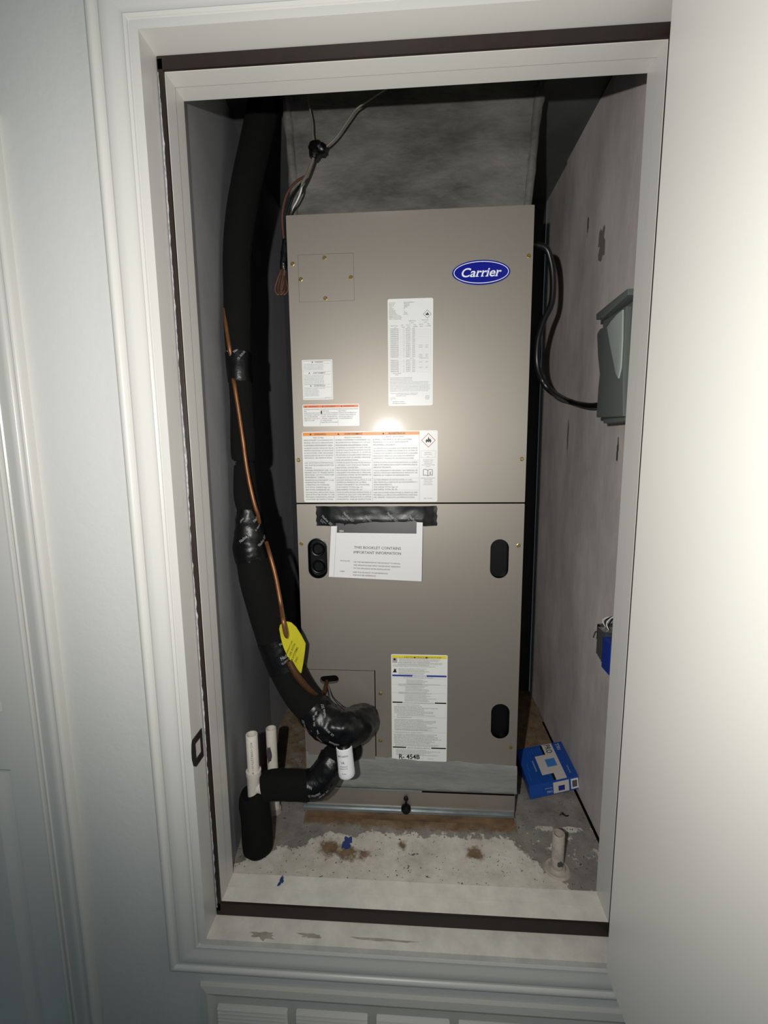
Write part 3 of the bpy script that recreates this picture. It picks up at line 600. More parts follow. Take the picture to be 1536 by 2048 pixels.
for y0, n, u0, w in ((334, 1, .22, .55), (355, 4, .27, .45), (394, 2, .13, .75), (416, 4, .25, .5), (463, 2, .13, .75), (486, 6, .24, .58)): para(y0, n, u0, w, y0)
for cy in (336, 392, 466): v = UC(0, cy)[1]; l.r(.015, v, .985, v+.0016)
for cy, u1, u2 in ((551, .20, .78), (958, .26, .72)):
    v = UC(0, cy-5)[1]; l.r(.018, v, u1, v+.012, 'ink_black', 'black_bar', .00015); l.r(u2, v, .985, v+.012, 'ink_black', 'black_bar', .00015)
l.t('INSTALLATION INSTALACION INSTALLATION', .49, UC(0, 560)[1], .0030, 'c', 'ink', maxw=.55); l.t('SERVICE TECHNICAL SERVICIO', .49, UC(0, 967)[1], .0030, 'c', 'ink', maxw=.43)
for y0, n, u0, w in ((577, 1, .1, .55), (592, 6, .05, .8), (660, 2, .1, .8), (690, 1, .1, .35), (708, 9, .05, .8), (805, 1, .06, .86), (827, 1, .06, .68), (843, 8, .04, .9), (935, 2, .06, .86), (986, 5, .08, .84)): para(y0, n, u0, w, y0)
for cy in (680, 816): v = UC(0, cy)[1]; l.r(.015, v, .985, v+.0016)
l.t('R- 454B', .13, .982, .0125, 'l', 'ink_black', fit=.38, bold=.025); l.r(.565, .94, .569, .995); l.t('340203-101', .66, .982, .0022, 'l', 'ink_grey')
l.done()

# booklet hanging from black tape
bk = thing('booklet', 'white instruction booklet hanging by tape from the lower panel', 'booklet', loc=(.187, -.006, .62))
def bkp(u, v, off=0.):                                     # slightly bowed, slightly skewed sheet; u right, v down
    a = Vector((.0850, 0, .7800)).lerp(Vector((.3010, 0, .7810)), u); b = Vector((.0748, 0, .6330)).lerp(Vector((.2985, 0, .6236)), u); p = a.lerp(b, v)
    return (p.x, -.0050-.0045*v-.004*math.sin(math.pi*v)*u-off, p.z)
def sheet(name, mat, parent, u0, u1, v0, v1, off, th=0., nu=8, nv=8):
    vs = [bkp(u0+(u1-u0)*i/nu, v0+(v1-v0)*j/nv, off) for j in range(nv+1) for i in range(nu+1)]; n = len(vs); q = nu+1
    fs = [(j*q+i, j*q+i+1, (j+1)*q+i+1, (j+1)*q+i) for j in range(nv) for i in range(nu)]
    if th:
        vs += [(x, y+th, z) for x, y, z in vs]; fs += [tuple(n+k for k in reversed(f)) for f in fs]
        rim = [i for i in range(q)]+[j*q+nu for j in range(1, nv+1)]+[nv*q+i for i in range(nu-1, -1, -1)]+[j*q for j in range(nv-1, 0, -1)]
        fs += [(rim[k], rim[(k+1) % len(rim)], n+rim[(k+1) % len(rim)], n+rim[k]) for k in range(len(rim))]
    return MB().add(vs, fs).build(name, mat, parent, smooth=not th)
pg = sheet('pages', 'paper', bk, 0, 1, 0, 1, 0, .0032)
sheet('header_band', 'paper_grey', pg, .065, .935, .02, .265, .0003)
sheet('fold_line', 'rule_grey', pg, .055, .058, .02, .99, .0003)
mb = MB(); mb2 = MB(); mb3 = MB()
def bt(x, y, off=.0007): return bkp(x/.2205, -y/.152, off)
put(mb2, bt, 'FJ5A', .021, -.0378, .0040, bold=.015)
put(mb, bt, 'THIS BOOKLET CONTAINS', .114, -.0785, .0066, fit=.112, align='c'); put(mb, bt, 'IMPORTANT INFORMATION', .114, -.0905, .0066, fit=.113, align='c')
for k, s_ in enumerate(['USE THE INFORMATION IN THIS BOOKLET TO INSTALL', 'THE APPLIANCE AND AFFIX THIS BOOKLET ADJACENT', 'TO THE APPLIANCE AFTER INSTALLATION.']): put(mb, bt, s_, .058, -.113-k*.0078, .0033, fit=(.112, .112, .088)[k])
put(mb, bt, 'INSTALLER:', .026, -.111, .0029, fit=.024); put(mb, bt, 'USER:', .026, -.1375, .0029, fit=.012)
for k, s_ in enumerate(['KEEP THIS BOOKLET OF INFORMATION', 'FOR FUTURE REFERENCE.']): put(mb, bt, s_, .058, -.1385-k*.0072, .0033, fit=(.082, .055)[k])
mb.build('lettering', 'ink', pg)['kind'] = 'stuff'; mb2.build('title_lettering', 'label_white', pg)['kind'] = 'stuff'
tp = thing('tape_strip', 'strip of printed black tape holding the booklet', 'tape', loc=(.19, -.01, .757))
nxm, nzm = 60, 8; vs = []; fs = []
def tps(x, z, off=0.):
    t = (z-.757)/.0475; y = -.0062-.0018*math.exp(-((z-.7715)/.003)**2)*(1 if .09 < x < .31 else 0)+.0012*t; y -= .0007*noise.noise(Vector((x*45, z*70, 2)))
    if not .08 < x < .305: y = max(y, -.0062)+.0035*min(1, max(0, (.08-x)/.02, (x-.305)/.02))
    return (x, y-off, z)
for i in range(nxm+1):
    for k in range(nzm+1):
        t = k/nzm; x = .0472+.2870*i/nxm; 
        if i in (0, nxm): x += .0012*math.sin(k*2.1)
        z = .757+.0472*t+.0008*noise.noise(Vector((x*50, t*3, 0)))*(1 if k in (0, nzm) else 0); vs.append(tps(x, z))
fs = [(i*(nzm+1)+k, (i+1)*(nzm+1)+k, (i+1)*(nzm+1)+k+1, i*(nzm+1)+k+1) for i in range(nxm) for k in range(nzm)]
n = len(vs); vs += [(x, y+.0006, z) for x, y, z in vs]; fs += [tuple(n+k for k in reversed(f)) for f in fs]
tb = MB().add(vs, fs).build('tape', 'tape_flat', tp, smooth=True)
mb = MB(); ca, sa = math.cos(-.75), math.sin(-.75)
def dia(x0, z0): return lambda a, b: tps(min(.333, max(.0482, x0+a*ca-b*sa)), min(.8036, max(.7576, z0+a*sa+b*ca)), .0003)
for k in range(6):
    x0 = .060+.052*k
    for s_, a, b, h, w in (('Nashua', 0, .0, .0062, .020), ('557', .0225, 0, .0058, .009), ('UL 181B-FX', .003, -.006, .0026, .017), ('LISTED', .004, -.0100, .0024, .010)):
        if x0 < .31: put(mb, dia(x0, .783+.008*(k % 2)-.004), s_, a, b, h, fit=w, bold=.01)
mb.build('lettering', 'tape_print', tb)['kind'] = 'stuff'
# ---------------------------------------------------------------- plywood under the cabinet
tag(box('plywood_base', 'plywood', None, .004, UW-.004, -.006, .555, FLR, -.0025, .001), 'stained plywood board under the air handler', 'board')
# ---------------------------------------------------------------- duct plenum on top of the cabinet
pl = thing('supply_plenum', 'grey mastic-coated duct plenum on top of the air handler', 'duct', loc=(.27, .3, UH))
nu, nv = 40, 16; vs = []
for j in range(nv+1):
    for i in range(nu+1):
        t = j/nv; u = i/nu; x = (-.003-.014*t)+(.546+.032*t)*u; z = UH+.0005+(CEIL-UH-.001)*t; y = .10-.006*noise.noise(Vector((x*9, z*9, 0)))-.003*noise.noise(Vector((x*40, z*25, 0)))
        if i in (0, nu): x += .005*noise.noise(Vector((z*14, i, 0)))
        vs.append((x, y, z))
q = nu+1; n = len(vs); vs += [(x, .5, z) for x, y, z in vs]
fs = [(j*q+i, j*q+i+1, (j+1)*q+i+1, (j+1)*q+i) for j in range(nv) for i in range(nu)]
for j in range(nv): fs += [(j*q, (j+1)*q, n+(j+1)*q, n+j*q), (j*q+nu, n+j*q+nu, n+(j+1)*q+nu, (j+1)*q+nu)]
MB().add(vs, fs).build('duct_body', 'mastic_dark', pl, smooth=True)
mb = MB(); lx = [(-.010, .0965), (.556, .0965)]
tube('mastic_edge', 'mastic_dark', pl, [(-.004, .102, UH+.004, .008), (-.006, .101, UH+.12, .010), (-.012, .101, UH+.25, .011), (-.017, .102, CEIL-.012, .009)], 10, 6, .003, 60)
tube('mastic_edge', 'mastic_dark', pl, [(.542, .102, UH+.004, .008), (.551, .101, UH+.12, .010), (.560, .101, UH+.25, .011), (.573, .102, CEIL-.012, .009)], 10, 6, .003, 60)

# ---------------------------------------------------------------- insulated refrigerant line
def wrap_print(name, parent, t, marks, mat='tape_print'):
    mb = MB()
    for l0, a0, s_, h, w, ang in marks:
        ca, sa = math.cos(ang), math.sin(ang)
        def fn(x, y):
            dx, dy = x*ca-y*sa, x*sa+y*ca; r = t.r[min(len(t.r)-1, int(len(t.r)*.5))]
            return t.surf(l0-dy, a0+SGN*dx/r, .0012)
        put(mb, fn, s_, 0, 0, h, fit=w, bold=.01)
    mb.build(name, mat, parent)['kind'] = 'stuff'
SGN = -1
rl = thing('refrigerant_line', 'thick black foam-insulated refrigerant line curving down the left side', 'pipe', loc=tuple(at(640, 1440, -.07)))
A_ = [P4(532, 130, .15, .037), P4(527, 214, .13, .0365), P4(512, 284, .11, .036), P4(495, 362, .08, .0352), P4(481, 440, .05, .0337), P4(474, 518, .03, .0315), P4(475, 597, .01, .0308), P4(475, 660, 0, .0298), P4(479, 740, -.01, .0262), P4(483, 808, -.01, .0255), P4(486, 880, -.01, .0282), P4(487, 914, -.01, .0275), P4(487, 923, -.01, .021)]
A_[0] = (*(Vector(A_[0][:3])), A_[0][3])
while A_[0][2] > CEIL-.002: A_[0] = (*Vector(A_[0][:3]).lerp(Vector(A_[1][:3]), .05), A_[0][3])
tube('insulation_sleeve', 'black_foam', rl, A_, 24, 8)
tube('insulation_sleeve', 'black_foam', rl, [P4(488, 928, -.01, .021), P4(489, 936, -.011, .0245), P4(492, 990, -.015, .0282), P4(499, 1025, -.02, .0275), P4(501, 1060, -.025, .030)], 24, 8)
tube('line_core', 'black_plastic', rl, [P4(486, 905, -.01, .0165), P4(488, 928, -.01, .0165), P4(489, 945, -.011, .0165)], 16, 4)
tube('cable_tie', 'cable_black', rl, [P4(487.2, 923.5, -.01, .0195), P4(487.6, 927.5, -.01, .0195)], 20, 2)
C_ = [P4(504, 1112, -.035, .037), P4(514, 1157, -.04, .0405), P4(527, 1202, -.045, .0415), P4(541, 1250, -.05, .0412), P4(556, 1295, -.055, .0405), P4(577, 1345, -.06, .040), P4(604, 1392, -.065, .0395), P4(640, 1432, -.07, .0385), P4(665, 1450, -.07, .038)]
tube('insulation_sleeve', 'black_foam', rl, C_, 28, 8)
def G(p, k=.0015): return (p[0], p[1], p[2], p[3]+k)
o, t = tube('tape_wrap', 'black_tape', rl, [G(P4(477.5, 708, -.005, .0285)), G(P4(478.5, 735, -.0085, .0272)), G(P4(480.5, 765, -.01, .0262))], 28, 8, .0012, 45)
wrap_print('lettering', o, t, [(.008, -.1, 'Nashua 557', .006, .03, .9), (.022, -.35, 'UL 181B-FX', .0045, .024, .9), (.004, .5, '557', .005, .008, .9)])
o, t = tube('tape_wrap', 'black_tape', rl, [P4(499, 1020, -.02, .0285), P4(499, 1046, -.025, .0325), P4(500, 1078, -.03, .0375), P4(501, 1100, -.033, .0395), P4(505, 1121, -.035, .0388)], 36, 10, .0028, 38)
wrap_print('lettering', o, t, [(.03, -.7, 'Nashua', .007, .022, .8), (.05, -.75, 'UL 181B-FX', .004, .02, .8), (.085, -.9, 'Nashua 557', .0075, .032, .7), (.075, .2, 'Nashua 557', .0075, .034, .7), (.035, .4, 'Nashua', .006, .02, .8)])
o, t = tube('tape_wrap', 'black_tape', rl, [G(P4(549, 1276, -.053, .0407)), G(P4(556, 1295, -.055, .0405)), G(P4(566, 1320, -.0575, .0403)), G(P4(573, 1337, -.0595, .040))], 36, 8, .0010, 40)
wrap_print('lettering', o, t, [(.014, -.55, 'Nashua', .0065, .024, .15), (.026, -.8, '557', .006, .009, .15), (.046, -.35, 'Nashua 557', .0085, .040, .1), (.056, -.3, 'UL LISTED 181B-FX', .0045, .03, .1)])
o, t = tube('tape_wrap', 'black_tape', rl, [P4(622, 1414, -.067, .0400), P4(645, 1438, -.072, .0425), P4(672, 1453, -.075, .0445), P4(699, 1455, -.068, .0455), P4(718, 1446, -.045, .0445), P4(728, 1440, -.012, .040)], 40, 12, .0042, 30)
wrap_print('lettering', o, t, [(.018, -.5, 'Nashua 557', .007, .03, .9), (.030, -.1, 'UL 181B', .0045, .02, .9), (.05, .1, 'Nashua', .007, .024, 1.2), (.062, .5, 'Nashua 557', .006, .03, 1.2), (.040, -.75, 'Nashua 557', .0075, .034, 1.0), (.075, -.2, 'UL 181B-FX', .005, .024, 1.2), (.095, .3, 'Nashua', .007, .024, 1.4), (.03, .7, 'Nashua 557', .007, .03, .9)])

cl = thing('copper_line', 'thin bare copper tube strapped along the insulated line', 'pipe', loc=tuple(at(573, 1276, -.113)))
for pp in ([P4(449.5, 618, -.012, .0046), P4(453, 655, -.026, .0046), P4(459, 695, -.034, .0046), P4(463, 716, -.028, .0046)],
           [P4(466, 756, -.028, .0046), P4(469, 770, -.040, .0046), P4(477, 820, -.042, .0046), P4(486, 880, -.045, .0046), P4(491.5, 922, -.043, .0046), P4(499, 965, -.047, .0046), P4(509, 1008, -.050, .0046), P4(516, 1030, -.046, .0046), P4(519, 1046, -.036, .0046)],
           [P4(533, 1085, -.050, .0046), P4(540, 1110, -.074, .0046), P4(551, 1152, -.084, .0047), P4(561, 1205, -.095, .0048), P4(564.5, 1228, -.116, .0049), P4(567, 1243, -.131, .0050), P4(571.5, 1268, -.1315, .0050), P4(573.5, 1277, -.1305, .0010)]):
    tube('copper_tube', 'copper', cl, pp, 14, 6)
c2 = thing('copper_stub', 'dull copper tube running from under the yellow tag into the cabinet slot', 'pipe', loc=tuple(at(653, 1362, .0)))
tube('copper_tube', 'copper_dull', c2, [P4(578, 1322, -.098, .0075), P4(590, 1345, -.099, .0078), P4(606, 1366, -.094, .0075), P4(624, 1384, -.084, .006), P4(638, 1391, -.062, .005), P4(648, 1383, -.030, .0048), P4(654, 1362, .004, .0048)], 14, 6)
for i, pp in enumerate(([P4(653, 1364, .002, .0011), P4(656, 1385, -.02, .0011), P4(658, 1405, -.05, .0011), P4(664, 1424, -.085, .0011)], [P4(656, 1364, .002, .0011), P4(664, 1392, -.02, .0011), P4(676, 1408, -.06, .0011), P4(690, 1421, -.095, .0011)])):
    o, t = tube('sensor_wire', 'cable_black', None, pp, 8, 6)
    tag(o, ['thin black wire hanging straight down from the cabinet slot', 'thin black wire slanting right from the cabinet slot to the tape wad'][i], 'wire', 'wires from the cabinet slot')

# yellow tag
def tagp(x, y): return at(x, y, -.112+.0010*(x-573)+.0001*(y-1300))
poly = [(566, 1245), (573, 1243), (582, 1245), (592, 1254), (601, 1268), (611, 1287), (610, 1300), (606, 1328), (602, 1349), (590, 1332), (575, 1313), (567, 1295), (562, 1277), (558.5, 1258), (560, 1250)]
yt = thing('warning_tag', 'yellow paper tag with black print hung on the copper tube', 'tag', loc=tuple(tagp(575, 1250)))
to = MB().prism([tagp(*p) for p in poly], (.0002, .0008, 0)).build('tag_card', 'tag_yellow', yt)
mb = MB(); cx, cy, an = 588, 1304, math.radians(-66); k_ = 1000
def tf(a, b):
    px, py = cx+(a*math.cos(an)+b*math.sin(an))*k_, cy-(-b*math.cos(an)+a*math.sin(an))*-1*k_
    return tagp(px, py)+Vector((0, -.0007, 0))
def tf(a, b):                                              # text runs up the tag, lines step to the right
    dx, dy = math.cos(an), math.sin(an); ux, uy = -dy*-1, -dx
    return tagp(cx+(a*dx+b*dy)*k_, cy+(a*dy-b*dx)*k_)+Vector((0, -.0022, 0))
for k, (s_, h, w) in enumerate((('REFRIGERANT LINE', .0030, .040), ('FOR USE WITH', .0046, .046), ('R454B SYSTEMS', .0046, .048), ('ONLY', .0046, .014))):
    put(mb, tf, s_, -w/2-.005*(k-1), -.0078*(k-1)+.003, h*.9, fit=w*.86, bold=.01)
mb.build('lettering', 'tag_ink', to)['kind'] = 'stuff'

# ---------------------------------------------------------------- condensate drain
cdn = thing('condensate_drain', 'white drain pipe tee with black insulated branch and drop', 'pipe', loc=tuple(atZ(513, 1708, FLR)))
pv = at(507, 1540, -.118); px_, py_ = pv.x, pv.y
def zat(y): return at(507, y, -.118).z
mb = MB(); ro, ri = .0134, .0108; zt, zb = zat(1468), zat(1602)
lathe(mb, (px_, py_, 0), [(ri, zb), (ro, zb), (ro, zt-.001), (ro-.0006, zt), (ri, zt), (ri, zb+.002)], (0, 0, 1), 24, closed=False); o = mb.build('pvc_pipe', 'pvc', cdn, smooth=True)
t = Tube([(px_, py_, zt, ro), (px_, py_, zb, ro)], smooth=False)
mb = MB()
def pf(a, b): q = -.15+b/ro; return (px_-ro*1.02*math.sin(q)*-1, py_-ro*1.02*math.cos(q), zt-.010-a)
put(mb, lambda a, b: (px_+ro*1.03*math.sin(.1+b/ro), py_-ro*1.03*math.cos(.1+b/ro), zt-.012-a), 'AC-1508227510 / 80', 0, 0, .0045, fit=.085)
mb.build('lettering', 'ink_grey', o)['kind'] = 'stuff'
mb = MB(); z1, z0 = zat(1540), zat(1603); lathe(mb, (px_, py_, 0), [(.0134, z0), (.0168, z0), (.0170, z0+.003), (.0158, z0+.02), (.0158, z1-.016), (.0172, z1-.012), (.0174, z1), (.0134, z1)], (0, 0, 1), 28, closed=False); te = mb.build('tee_fitting', 'pvc', cdn, smooth=True)
zm = zat(1574); mb = MB(); lathe(mb, (px_+.008, py_, zm), [(.0150, 0), (.0160, .012), (.0170, .014), (.0170, .030)], (1, 0, 0), 24); mb.build('tee_branch', 'pvc', te, smooth=True)
sx = at(513, 1650, -.118).x; zt2 = at(507, 1604, -.150).z
tube('insulation_sleeve', 'black_foam', cdn, [(px_, py_, zt2, .0175), (px_+.002, py_, zt2-.006, .030), (sx-.003, py_, zt2-.025, .0345), (sx, py_, zt2-.07, .0350), (sx+.001, py_, FLR+.02, .0350), (sx+.001, py_-.001, FLR+.006, .028), (sx+.001, py_-.001, FLR+.001, .020)], 26, 8, .0012, 18)
D_ = [(px_+.0235, py_, zm, .0322), P4(550, 1569, -.114, .0335), P4(590, 1570, -.108, .0338), P4(622, 1570, -.100, .0340), P4(642, 1560, -.094, .0345), P4(655, 1540, -.088, .0330), P4(666, 1517, -.076, .0310), P4(684, 1503, -.050, .029), P4(708, 1500, -.014, .026)]
tube('insulation_sleeve', 'black_foam', cdn, D_, 28, 8, .0008, 20)
o, t = tube('tape_wrap', 'black_tape', cdn, [G(P4(618, 1570, -.101, .0342)), G(P4(635, 1565, -.097, .0348)), G(P4(649, 1550, -.091, .0345)), G(P4(659, 1530, -.084, .0325)), G(P4(667, 1515, -.076, .0310))], 32, 10, .003, 34)
wrap_print('lettering', o, t, [(.012, -.5, 'Nashua', .0065, .022, 1.2), (.024, .1, 'Nashua 557', .006, .028, 1.3), (.036, .5, 'UL 181B', .0045, .018, 1.2)])

fs_ = thing('float_switch', 'white cylindrical overflow switch hanging in front of the mastic', 'switch', loc=tuple(at(694, 1552, -.112)))
a = at(688, 1492, -.112); b = at(694, 1551, -.118); ax = (b-a); L_ = ax.length
mb = MB(); lathe(mb, a, [(.0165, 0), (.0185, .002), (.0188, L_*.75), (.0192, L_*.78), (.0192, L_-.004), (.0175, L_-.001), (.010, L_)], ax, 28); o = mb.build('switch_body', 'switch_white', fs_, smooth=True)
t = Tube([(*a, .0188), (*b, .0188)], smooth=False); ax.normalize(); mb = MB()
for s_, l0, h, w in (('SAFE-T-SWITCH', .016, .0040, .024), ('UL', .031, .0055, .008), ('CONDENSATE', .039, .0022, .018), ('OVERFLOW CUT OFF', .044, .0022, .018), ('24 VAC', .056, .0028, .010)):
    put(mb, lambda x, y, l0=l0: t.surf(l0-y, -(x)/.0188, .0008) if SGN < 0 else t.surf(l0-y, x/.0188, .0008), s_, -.002, 0, h, fit=w, align='c', bold=.01)
mb.build('lettering', 'ink', o)['kind'] = 'stuff'
mb = MB(); lathe(mb, a, [(.012, -.006), (.014, -.004), (.0165, .0005)], ax, 24); mb.build('switch_cap', 'black_plastic', fs_, smooth=True)

# second pvc stub behind, and the floor stub on the right
def stub(name, label, base, top_z, ro, ri, mat):
    th = thing(name, label, 'pipe', loc=base); mb = MB(); x, y, z = base
    lathe(mb, (x, y, 0), [(ri, z+.001), (ro, z), (ro, top_z-.001), (ro-.0007, top_z), (ri+.0004, top_z), (ri, top_z-.001), (ri, z+.001)], (0, 0, 1), 24, closed=False); mb.build('pvc_pipe', mat, th, smooth=True); return th
b2 = atZ(552, 1640, FLR); b2y = b2.y+.028; zt3 = at(541, 1456, b2y).z; bx2 = at(545, 1520, b2y).x
s2 = stub('drain_pipe', 'upright white drain pipe stub behind the drain tee', (bx2, b2y, FLR), zt3, .0134, .0105, 'pvc')
mb = MB(); lathe(mb, (bx2, b2y, 0), [(.0136, FLR), (.018, FLR+.001), (.0170, FLR+.012), (.0136, FLR+.014)], (0, 0, 1), 20, closed=False); mb.build('collar', 'pvc_dirty', s2, smooth=True)
blob('smudge', 'stain', s2, (bx2-.003, b2y-.0134, zt3-.065), (1, 0, 0), (0, 0, 1), .006, .022, (0, -1, 0), .0008, seed=4)
b3 = atZ(1117, 1738, FLR); zt4 = at(1112, 1666, b3.y).z; bx3 = at(1116, 1700, b3.y).x
s3 = stub('floor_drain_pipe', 'short open white pipe stub standing in the floor near the sill', (bx3, b3.y, FLR), zt4, .0134, .0105, 'pvc_dirty')
mb = MB(); lathe(mb, (bx3, b3.y, FLR), [(.0136, .010), (.016, .0105), (.019, .004), (.022, .003), (.026, .0035), (.029, .001), (.030, 0)], (0, 0, 1), 26, closed=False); mb.build('base_ring', 'pvc_dirty', s3, smooth=True)
blob('smudge', 'stain', s3, (bx3+.001, b3.y-.0136, FLR+.026), (1, 0, 0), (0, 0, 1), .006, .008, (0, -1, 0), .0008, seed=9)

# ---------------------------------------------------------------- right wall: disconnect, cable, transformer
XF = .676
dc = thing('disconnect_box', 'grey plastic electrical disconnect box on the right closet wall', 'electrical box', loc=(WR, -.09, 1.0))
yF, yN = atX(1197, 700, XF).y, -.163; zb_, zt_ = atX(1194, 836, XF).z, atX(1198, 640, XF).z
box('box_body', 'grey_plastic', dc, XF+.006, WR, yN, yF, zb_+.004, zt_-.004, .003)
def fx(pts, x0, x1, nm, mat, bev=.0015):
    return MB().prism([(x0, *atX(px, py, XF).yz) for px, py in pts], (x1-x0, 0, 0)).build(nm, mat, dc, bevel=bev, smooth=True)
fx([(1198, 640), (1198, 628), (1236, 597), (1262, 577), (1262, 590), (1214, 634)], XF-.006, WR, 'hood', 'grey_plastic')
fx([(1203, 658), (1219, 650), (1236, 632), (1256, 612), (1250, 757), (1250, 833), (1196, 835), (1200, 775), (1203, 748), (1199, 712), (1197.5, 668)], XF-.004, XF+.008, 'cover', 'grey_plastic', .003)
fx([(1220, 655), (1228, 643), (1240, 629), (1252, 619), (1251, 680), (1248, 735), (1243, 757), (1238, 747), (1232, 718), (1226, 688)], XF-.0065, XF-.002, 'cover_bulge_shine', 'grey_light', .001)  # raised bulge of the cover; its reflected brightness is put into lighter grey
fx([(1202, 838), (1247, 834), (1247, 842), (1203, 847)], XF+.004, XF+.03, 'bottom_lip', 'grey_plastic')
pc = [(*(Vector((UW+.0015, .11, 0))+Vector((0, 0, at(1072, 487, .11).z))), .0076)]
pc += [P4(1088, 494, .115, .0076), P4(1101, 520, .12, .0076), P4(1106, 560, .125, .0076), P4(1103, 606, .128, .0076), P4(1088, 640, .128, .0076), P4(1076, 680, .128, .0076), P4(1074, 725, .13, .0076), P4(1083, 758, .14, .0076), P4(1104, 784, .15, .0076)]
q1 = atX(1140, 803, WR-.012); q2 = atX(1172, 811, WR-.024); q3 = atX(1196, 811, WR-.03)
pc += [(*q1, .0076), (*q2, .0076), (*q3, .0076), (WR-.032, yF-.01, q3.z, .0076)]
o, t = tube('power_cable', 'cable_black', None, pc, 14, 8); tag(o, 'black power cable looping from the cabinet side to the grey disconnect box', 'cable')

tf_ = thing('transformer', 'small blue and silver control transformer on the right closet wall', 'transformer', loc=(WR, -.12, .5))
XT = .682
def ty(px): return atX(px, 1290, XT).y
zc1, zc0 = atX(1200, 1258, XT).z, atX(1200, 1315, XT).z
y1, y2, y3, y4 = ty(1181), ty(1193), ty(1210), -.168
MB().hexa([(XT+.008, y2, zc0+.012), (WR-.006, y2, zc0+.012), (WR-.006, y1, zc0+.02), (XT+.012, y1, zc0+.022), (XT+.008, y2, zc1), (WR-.006, y2, zc1), (WR-.006, y1, zc1-.004), (XT+.012, y1, zc1-.006)]).build('terminal_block', 'black_plastic', tf_, bevel=.002)
for k in range(5):
    a0 = y2+(y3-y2)*k/5; a1 = y2+(y3-y2)*(k+.85)/5; box('core_plate', 'silver', tf_, XT, WR-.004, a1, a0, zc0-.002*k, zc1+.0005*k, .0006)
box('coil', 'transformer_blue', tf_, XT-.006, WR-.010, y4, y3-.001, zc0-.010, zc1-.004, .003)
box('mounting_plate', 'silver', tf_, WR-.005, WR, y4, y1+.004, zc0-.006, zc1+.03, .001)
tube('bracket', 'silver', tf_, [(XT+.004, y1-.004, zc0+.024, .0016), (XT-.004, y2-.004, zc1-.010, .0016), (XT-.006, y3, zc1+.004, .0016), (XT, y4, zc1+.02, .0016)], 8, 6)
for k in range(4):
    yy = y2-.010*k; tube('lead_wire', 'cable_black' if k % 2 else 'wire_white', tf_, [(XT+.02, yy, zc1-.004, .0013), (XT+.012, yy+.004, zc1+.012, .0013), (XT+.02, yy-.006, zc1+.024+.004*k, .0013), (WR-.012, yy-.02, zc1+.03+.006*k, .0013)], 8, 5)

# ---------------------------------------------------------------- control wires at the upper left
cw = thing('control_wire', 'brown and grey thermostat wires tied with black tape at the upper left of the cabinet', 'wire', loc=tuple(at(632, 295, .05)))
z_top = CEIL-.002
def clampz(p): return (p[0], p[1], min(p[2], z_top), p[3])
tube('wire_strand', 'wire_grey', cw, [clampz(P4(612, 176, .065, .0019)), P4(618, 210, .06, .0019), P4(624, 240, .055, .0019), P4(625, 268, .05, .0019), P4(630, 292, .05, .0019)], 10, 6)
tube('wire_strand', 'wire_grey', cw, [clampz(P4(780, 172, .03, .0019)), P4(742, 198, .035, .0019), P4(714, 217, .04, .0019), P4(700, 235, .04, .0019), P4(672, 275, .045, .0019), P4(645, 300, .05, .0019)], 10, 6)
tube('wire_strand', 'wire_grey', cw, [P4(630, 308, .045, .0034), P4(618, 340, .04, .0034), P4(608, 360, .03, .0034), P4(596, 380, .025, .003)], 10, 6)
tube('wire_strand', 'wire_brown', cw, [P4(612, 352, .035, .0028), P4(592, 364, .02, .0028), P4(574, 388, .012, .0028), P4(565, 425, .010, .0028), P4(566, 462, .012, .0028), P4(570, 490, .012, .0028)], 10, 6)
tube('wire_strand', 'cable_black', cw, [P4(606, 362, .03, .0028), P4(586, 395, .016, .0028), P4(574, 435, .014, .0028), P4(573, 490, .014, .0028)], 10, 6)
tube('wire_strand', 'wire_white', cw, [P4(604, 362, .03, .0019), P4(602, 382, .03, .0019), P4(594, 402, .035, .0019), P4(584, 420, .05, .0019), P4(580, 435, .07, .0019)], 10, 6)
o, t = tube('tape_knot', 'black_tape', cw, [P4(624, 316, .045, .008), P4(628, 305, .045, .013), P4(634, 293, .047, .014), P4(642, 297, .048, .013), P4(647, 288, .05, .007)], 16, 8, .005, 60)
o, t = tube('tape_wrap', 'black_tape', cw, [P4(571, 480, .013, .006), P4(570, 495, .012, .0085), P4(569, 520, .012, .0085), P4(567, 540, .013, .007)], 16, 8, .0025, 70)
for k, (a, b) in enumerate(((0, 0), (6, -.004), (12, .004))):
    tube('wire_loop', 'wire_brown' if k != 1 else 'copper_dull', cw, [P4(567, 532, .013, .0022), P4(558+a*.6, 552, .010+b, .0022), P4(550+a, 578, .008+b, .0022), P4(556+a, 589, .010+b, .0022), P4(564+a, 578, .013+b, .0022), P4(569, 552, .015, .0022), P4(569, 535, .013, .0022)], 8, 6)

# ---------------------------------------------------------------- thermostat carton on the floor
Ac, Bc, Cc, Dc = Vector((.590, .236, .0205)), Vector((.7335, .262, .036)), Vector((.7335, .112, .036)), Vector((.5935, .083, .0205))
ex = (Cc-Dc); ey = (Ac-Dc); nrm = ex.cross(ey).normalized(); H_ = .0400
tbx = thing('thermostat_box', 'blue and white thermostat carton lying against the right wall', 'box', loc=tuple((Ac+Bc+Cc+Dc)/4-nrm*H_))
dn = -nrm*H_
MB().hexa([Dc+dn, Cc+dn, Bc+dn, Ac+dn, Dc, Cc, Bc, Ac]).build('carton', 'box_blue', tbx, bevel=.0012)
def top(u, v, off=.0005): return Dc+ex*u+(Ac.lerp(Bc, u)-Dc.lerp(Cc, u))*v+nrm*off           # u along the front edge, v to the back
fnm = ex.cross(dn).normalized()
if fnm.y > 0: fnm = -fnm
def frt(u, v, off=.0005): return Dc+ex*u+dn*v+fnm*off
def tp_(nm, mat, fn, pts, off=.0005): return MB().add([fn(u, v, off) for u, v in pts], [tuple(range(len(pts)))]).build(nm, mat, tbx)
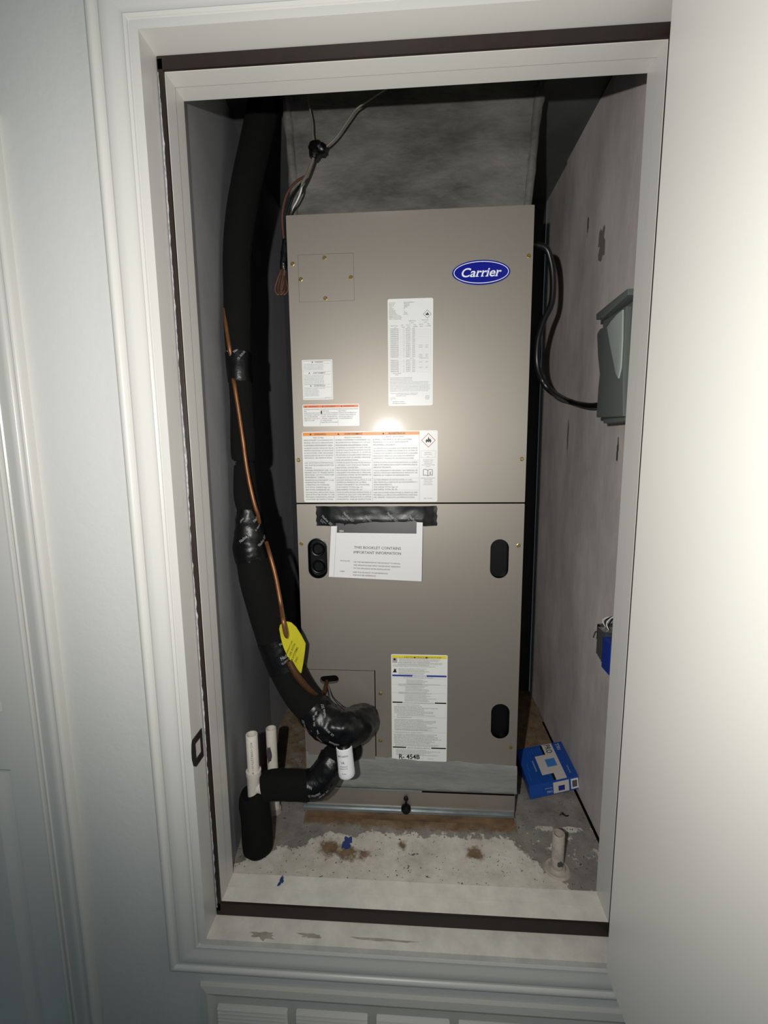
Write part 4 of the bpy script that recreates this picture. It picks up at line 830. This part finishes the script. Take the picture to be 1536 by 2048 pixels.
R4 = lambda a, b, c, d: [(a, c), (b, c), (b, d), (a, d)]
tp_('printed_panel', 'box_white', top, R4(.555, .775, .01, .99)); tp_('printed_panel', 'box_white', top, R4(.33, .775, .19, .70), .0006)
tp_('printed_panel', 'ink_black', top, R4(.52, .56, .70, .97), .0006); tp_('printed_panel', 'box_blue_light', top, R4(.50, .70, .36, .57), .0008); tp_('printed_panel', 'ink_black', top, R4(.51, .56, .02, .19), .0007)
tp_('printed_panel', 'box_white', frt, R4(.48, .80, .10, .93)); tp_('printed_panel', 'transformer_blue', frt, R4(.58, .71, .42, .80), .0008); tp_('printed_panel', 'label_white', frt, R4(.84, .99, .12, .88)); tp_('printed_panel', 'ink_grey', frt, R4(.865, .965, .25, .75), .0008)
Lx, Ly = ex.length, ey.length
def side(u0, v0): return lambda a, b: top(u0+b/Lx, v0-a/Ly, .0010)                           # lettering runs from the back towards the front
mb = MB(); put(mb, side(.605, .965), 'PRO', 0, 0, .0185, fit=.038, bold=.01); mb.build('lettering', 'ink', tbx)['kind'] = 'stuff'
mb = MB(); put(mb, side(.845, .955), 'T701', 0, 0, .0110, fit=.029, bold=.015); put(mb, side(.87, .30), 'Non-Programmable', 0, 0, .0040, fit=.030); put(mb, side(.235, .60), 'NON-PROGRAMMABLE', 0, 0, .0042, fit=.045)
mb.build('lettering', 'box_white', tbx)['kind'] = 'stuff'
mb = MB()
for k in range(6): put(mb, side(.20+.055*k, .93), fill(500+k, 26), 0, 0, .0026, fit=.030-.002*(k % 3))
put(mb, side(.10, .55), 'PROFESSIONAL SERIES', 0, 0, .0032, fit=.03); put(mb, side(.07, .32), 'Thermostat 1H/1C', 0, 0, .0034, fit=.035)
mb.build('fine_print', 'box_blue_light', tbx)['kind'] = 'stuff'
mb = MB(); put(mb, lambda a, b: frt(.46-a/Lx, .62-(-b)/H_*1., .0010), 'T701', 0, 0, .0060, fit=.016, bold=.01); put(mb, lambda a, b: frt(.46-a/Lx, .40+b/H_, .0010), 'Thermostat', 0, 0, .0034, fit=.022); mb.build('lettering', 'box_white', tbx)['kind'] = 'stuff'

# ---------------------------------------------------------------- small spills and debris
for (x, y, z, a, b, s, lb) in ((694, 1685, FLR, .011, .014, 2, 'dried blue paint spot on the floor in front of the cabinet'), (562, 1762, SB, .005, .010, 5, 'small blue paint spot on the white sill')):
    c = atZ(x, y, z); tag(blob('paint_spot', 'paint_blue', None, c, (1, 0, 0), (0, 1, 0), a, b, (0, 0, 1), .0012, seed=s, jag=.8), lb, 'paint spot', 'blue paint spots')
c = atZ(1128, 1632, FLR); tag(tube('debris', 'cable_black', None, [(c.x-.012, c.y, FLR+.002, .001), (c.x-.004, c.y+.003, FLR+.004, .003), (c.x+.004, c.y-.002, FLR+.003, .002), (c.x+.013, c.y+.001, FLR+.002, .001)], 8, 5, .001, 90)[0], 'small scrap of black plastic on the floor behind the pipe stub', 'debris')
for x, y, a, b, s in ((525, 1872, .022, .007, 1), (620, 1872, .020, .004, 7), (760, 1880, .05, .0035, 11)):
    c = atZ(x, y, JB); blob('dirt_mark', 'pvc_dirty', frame, c, (1, 0, 0), (0, 1, 0), a, b, (0, 0, 1), .0004, seed=s, jag=.9)
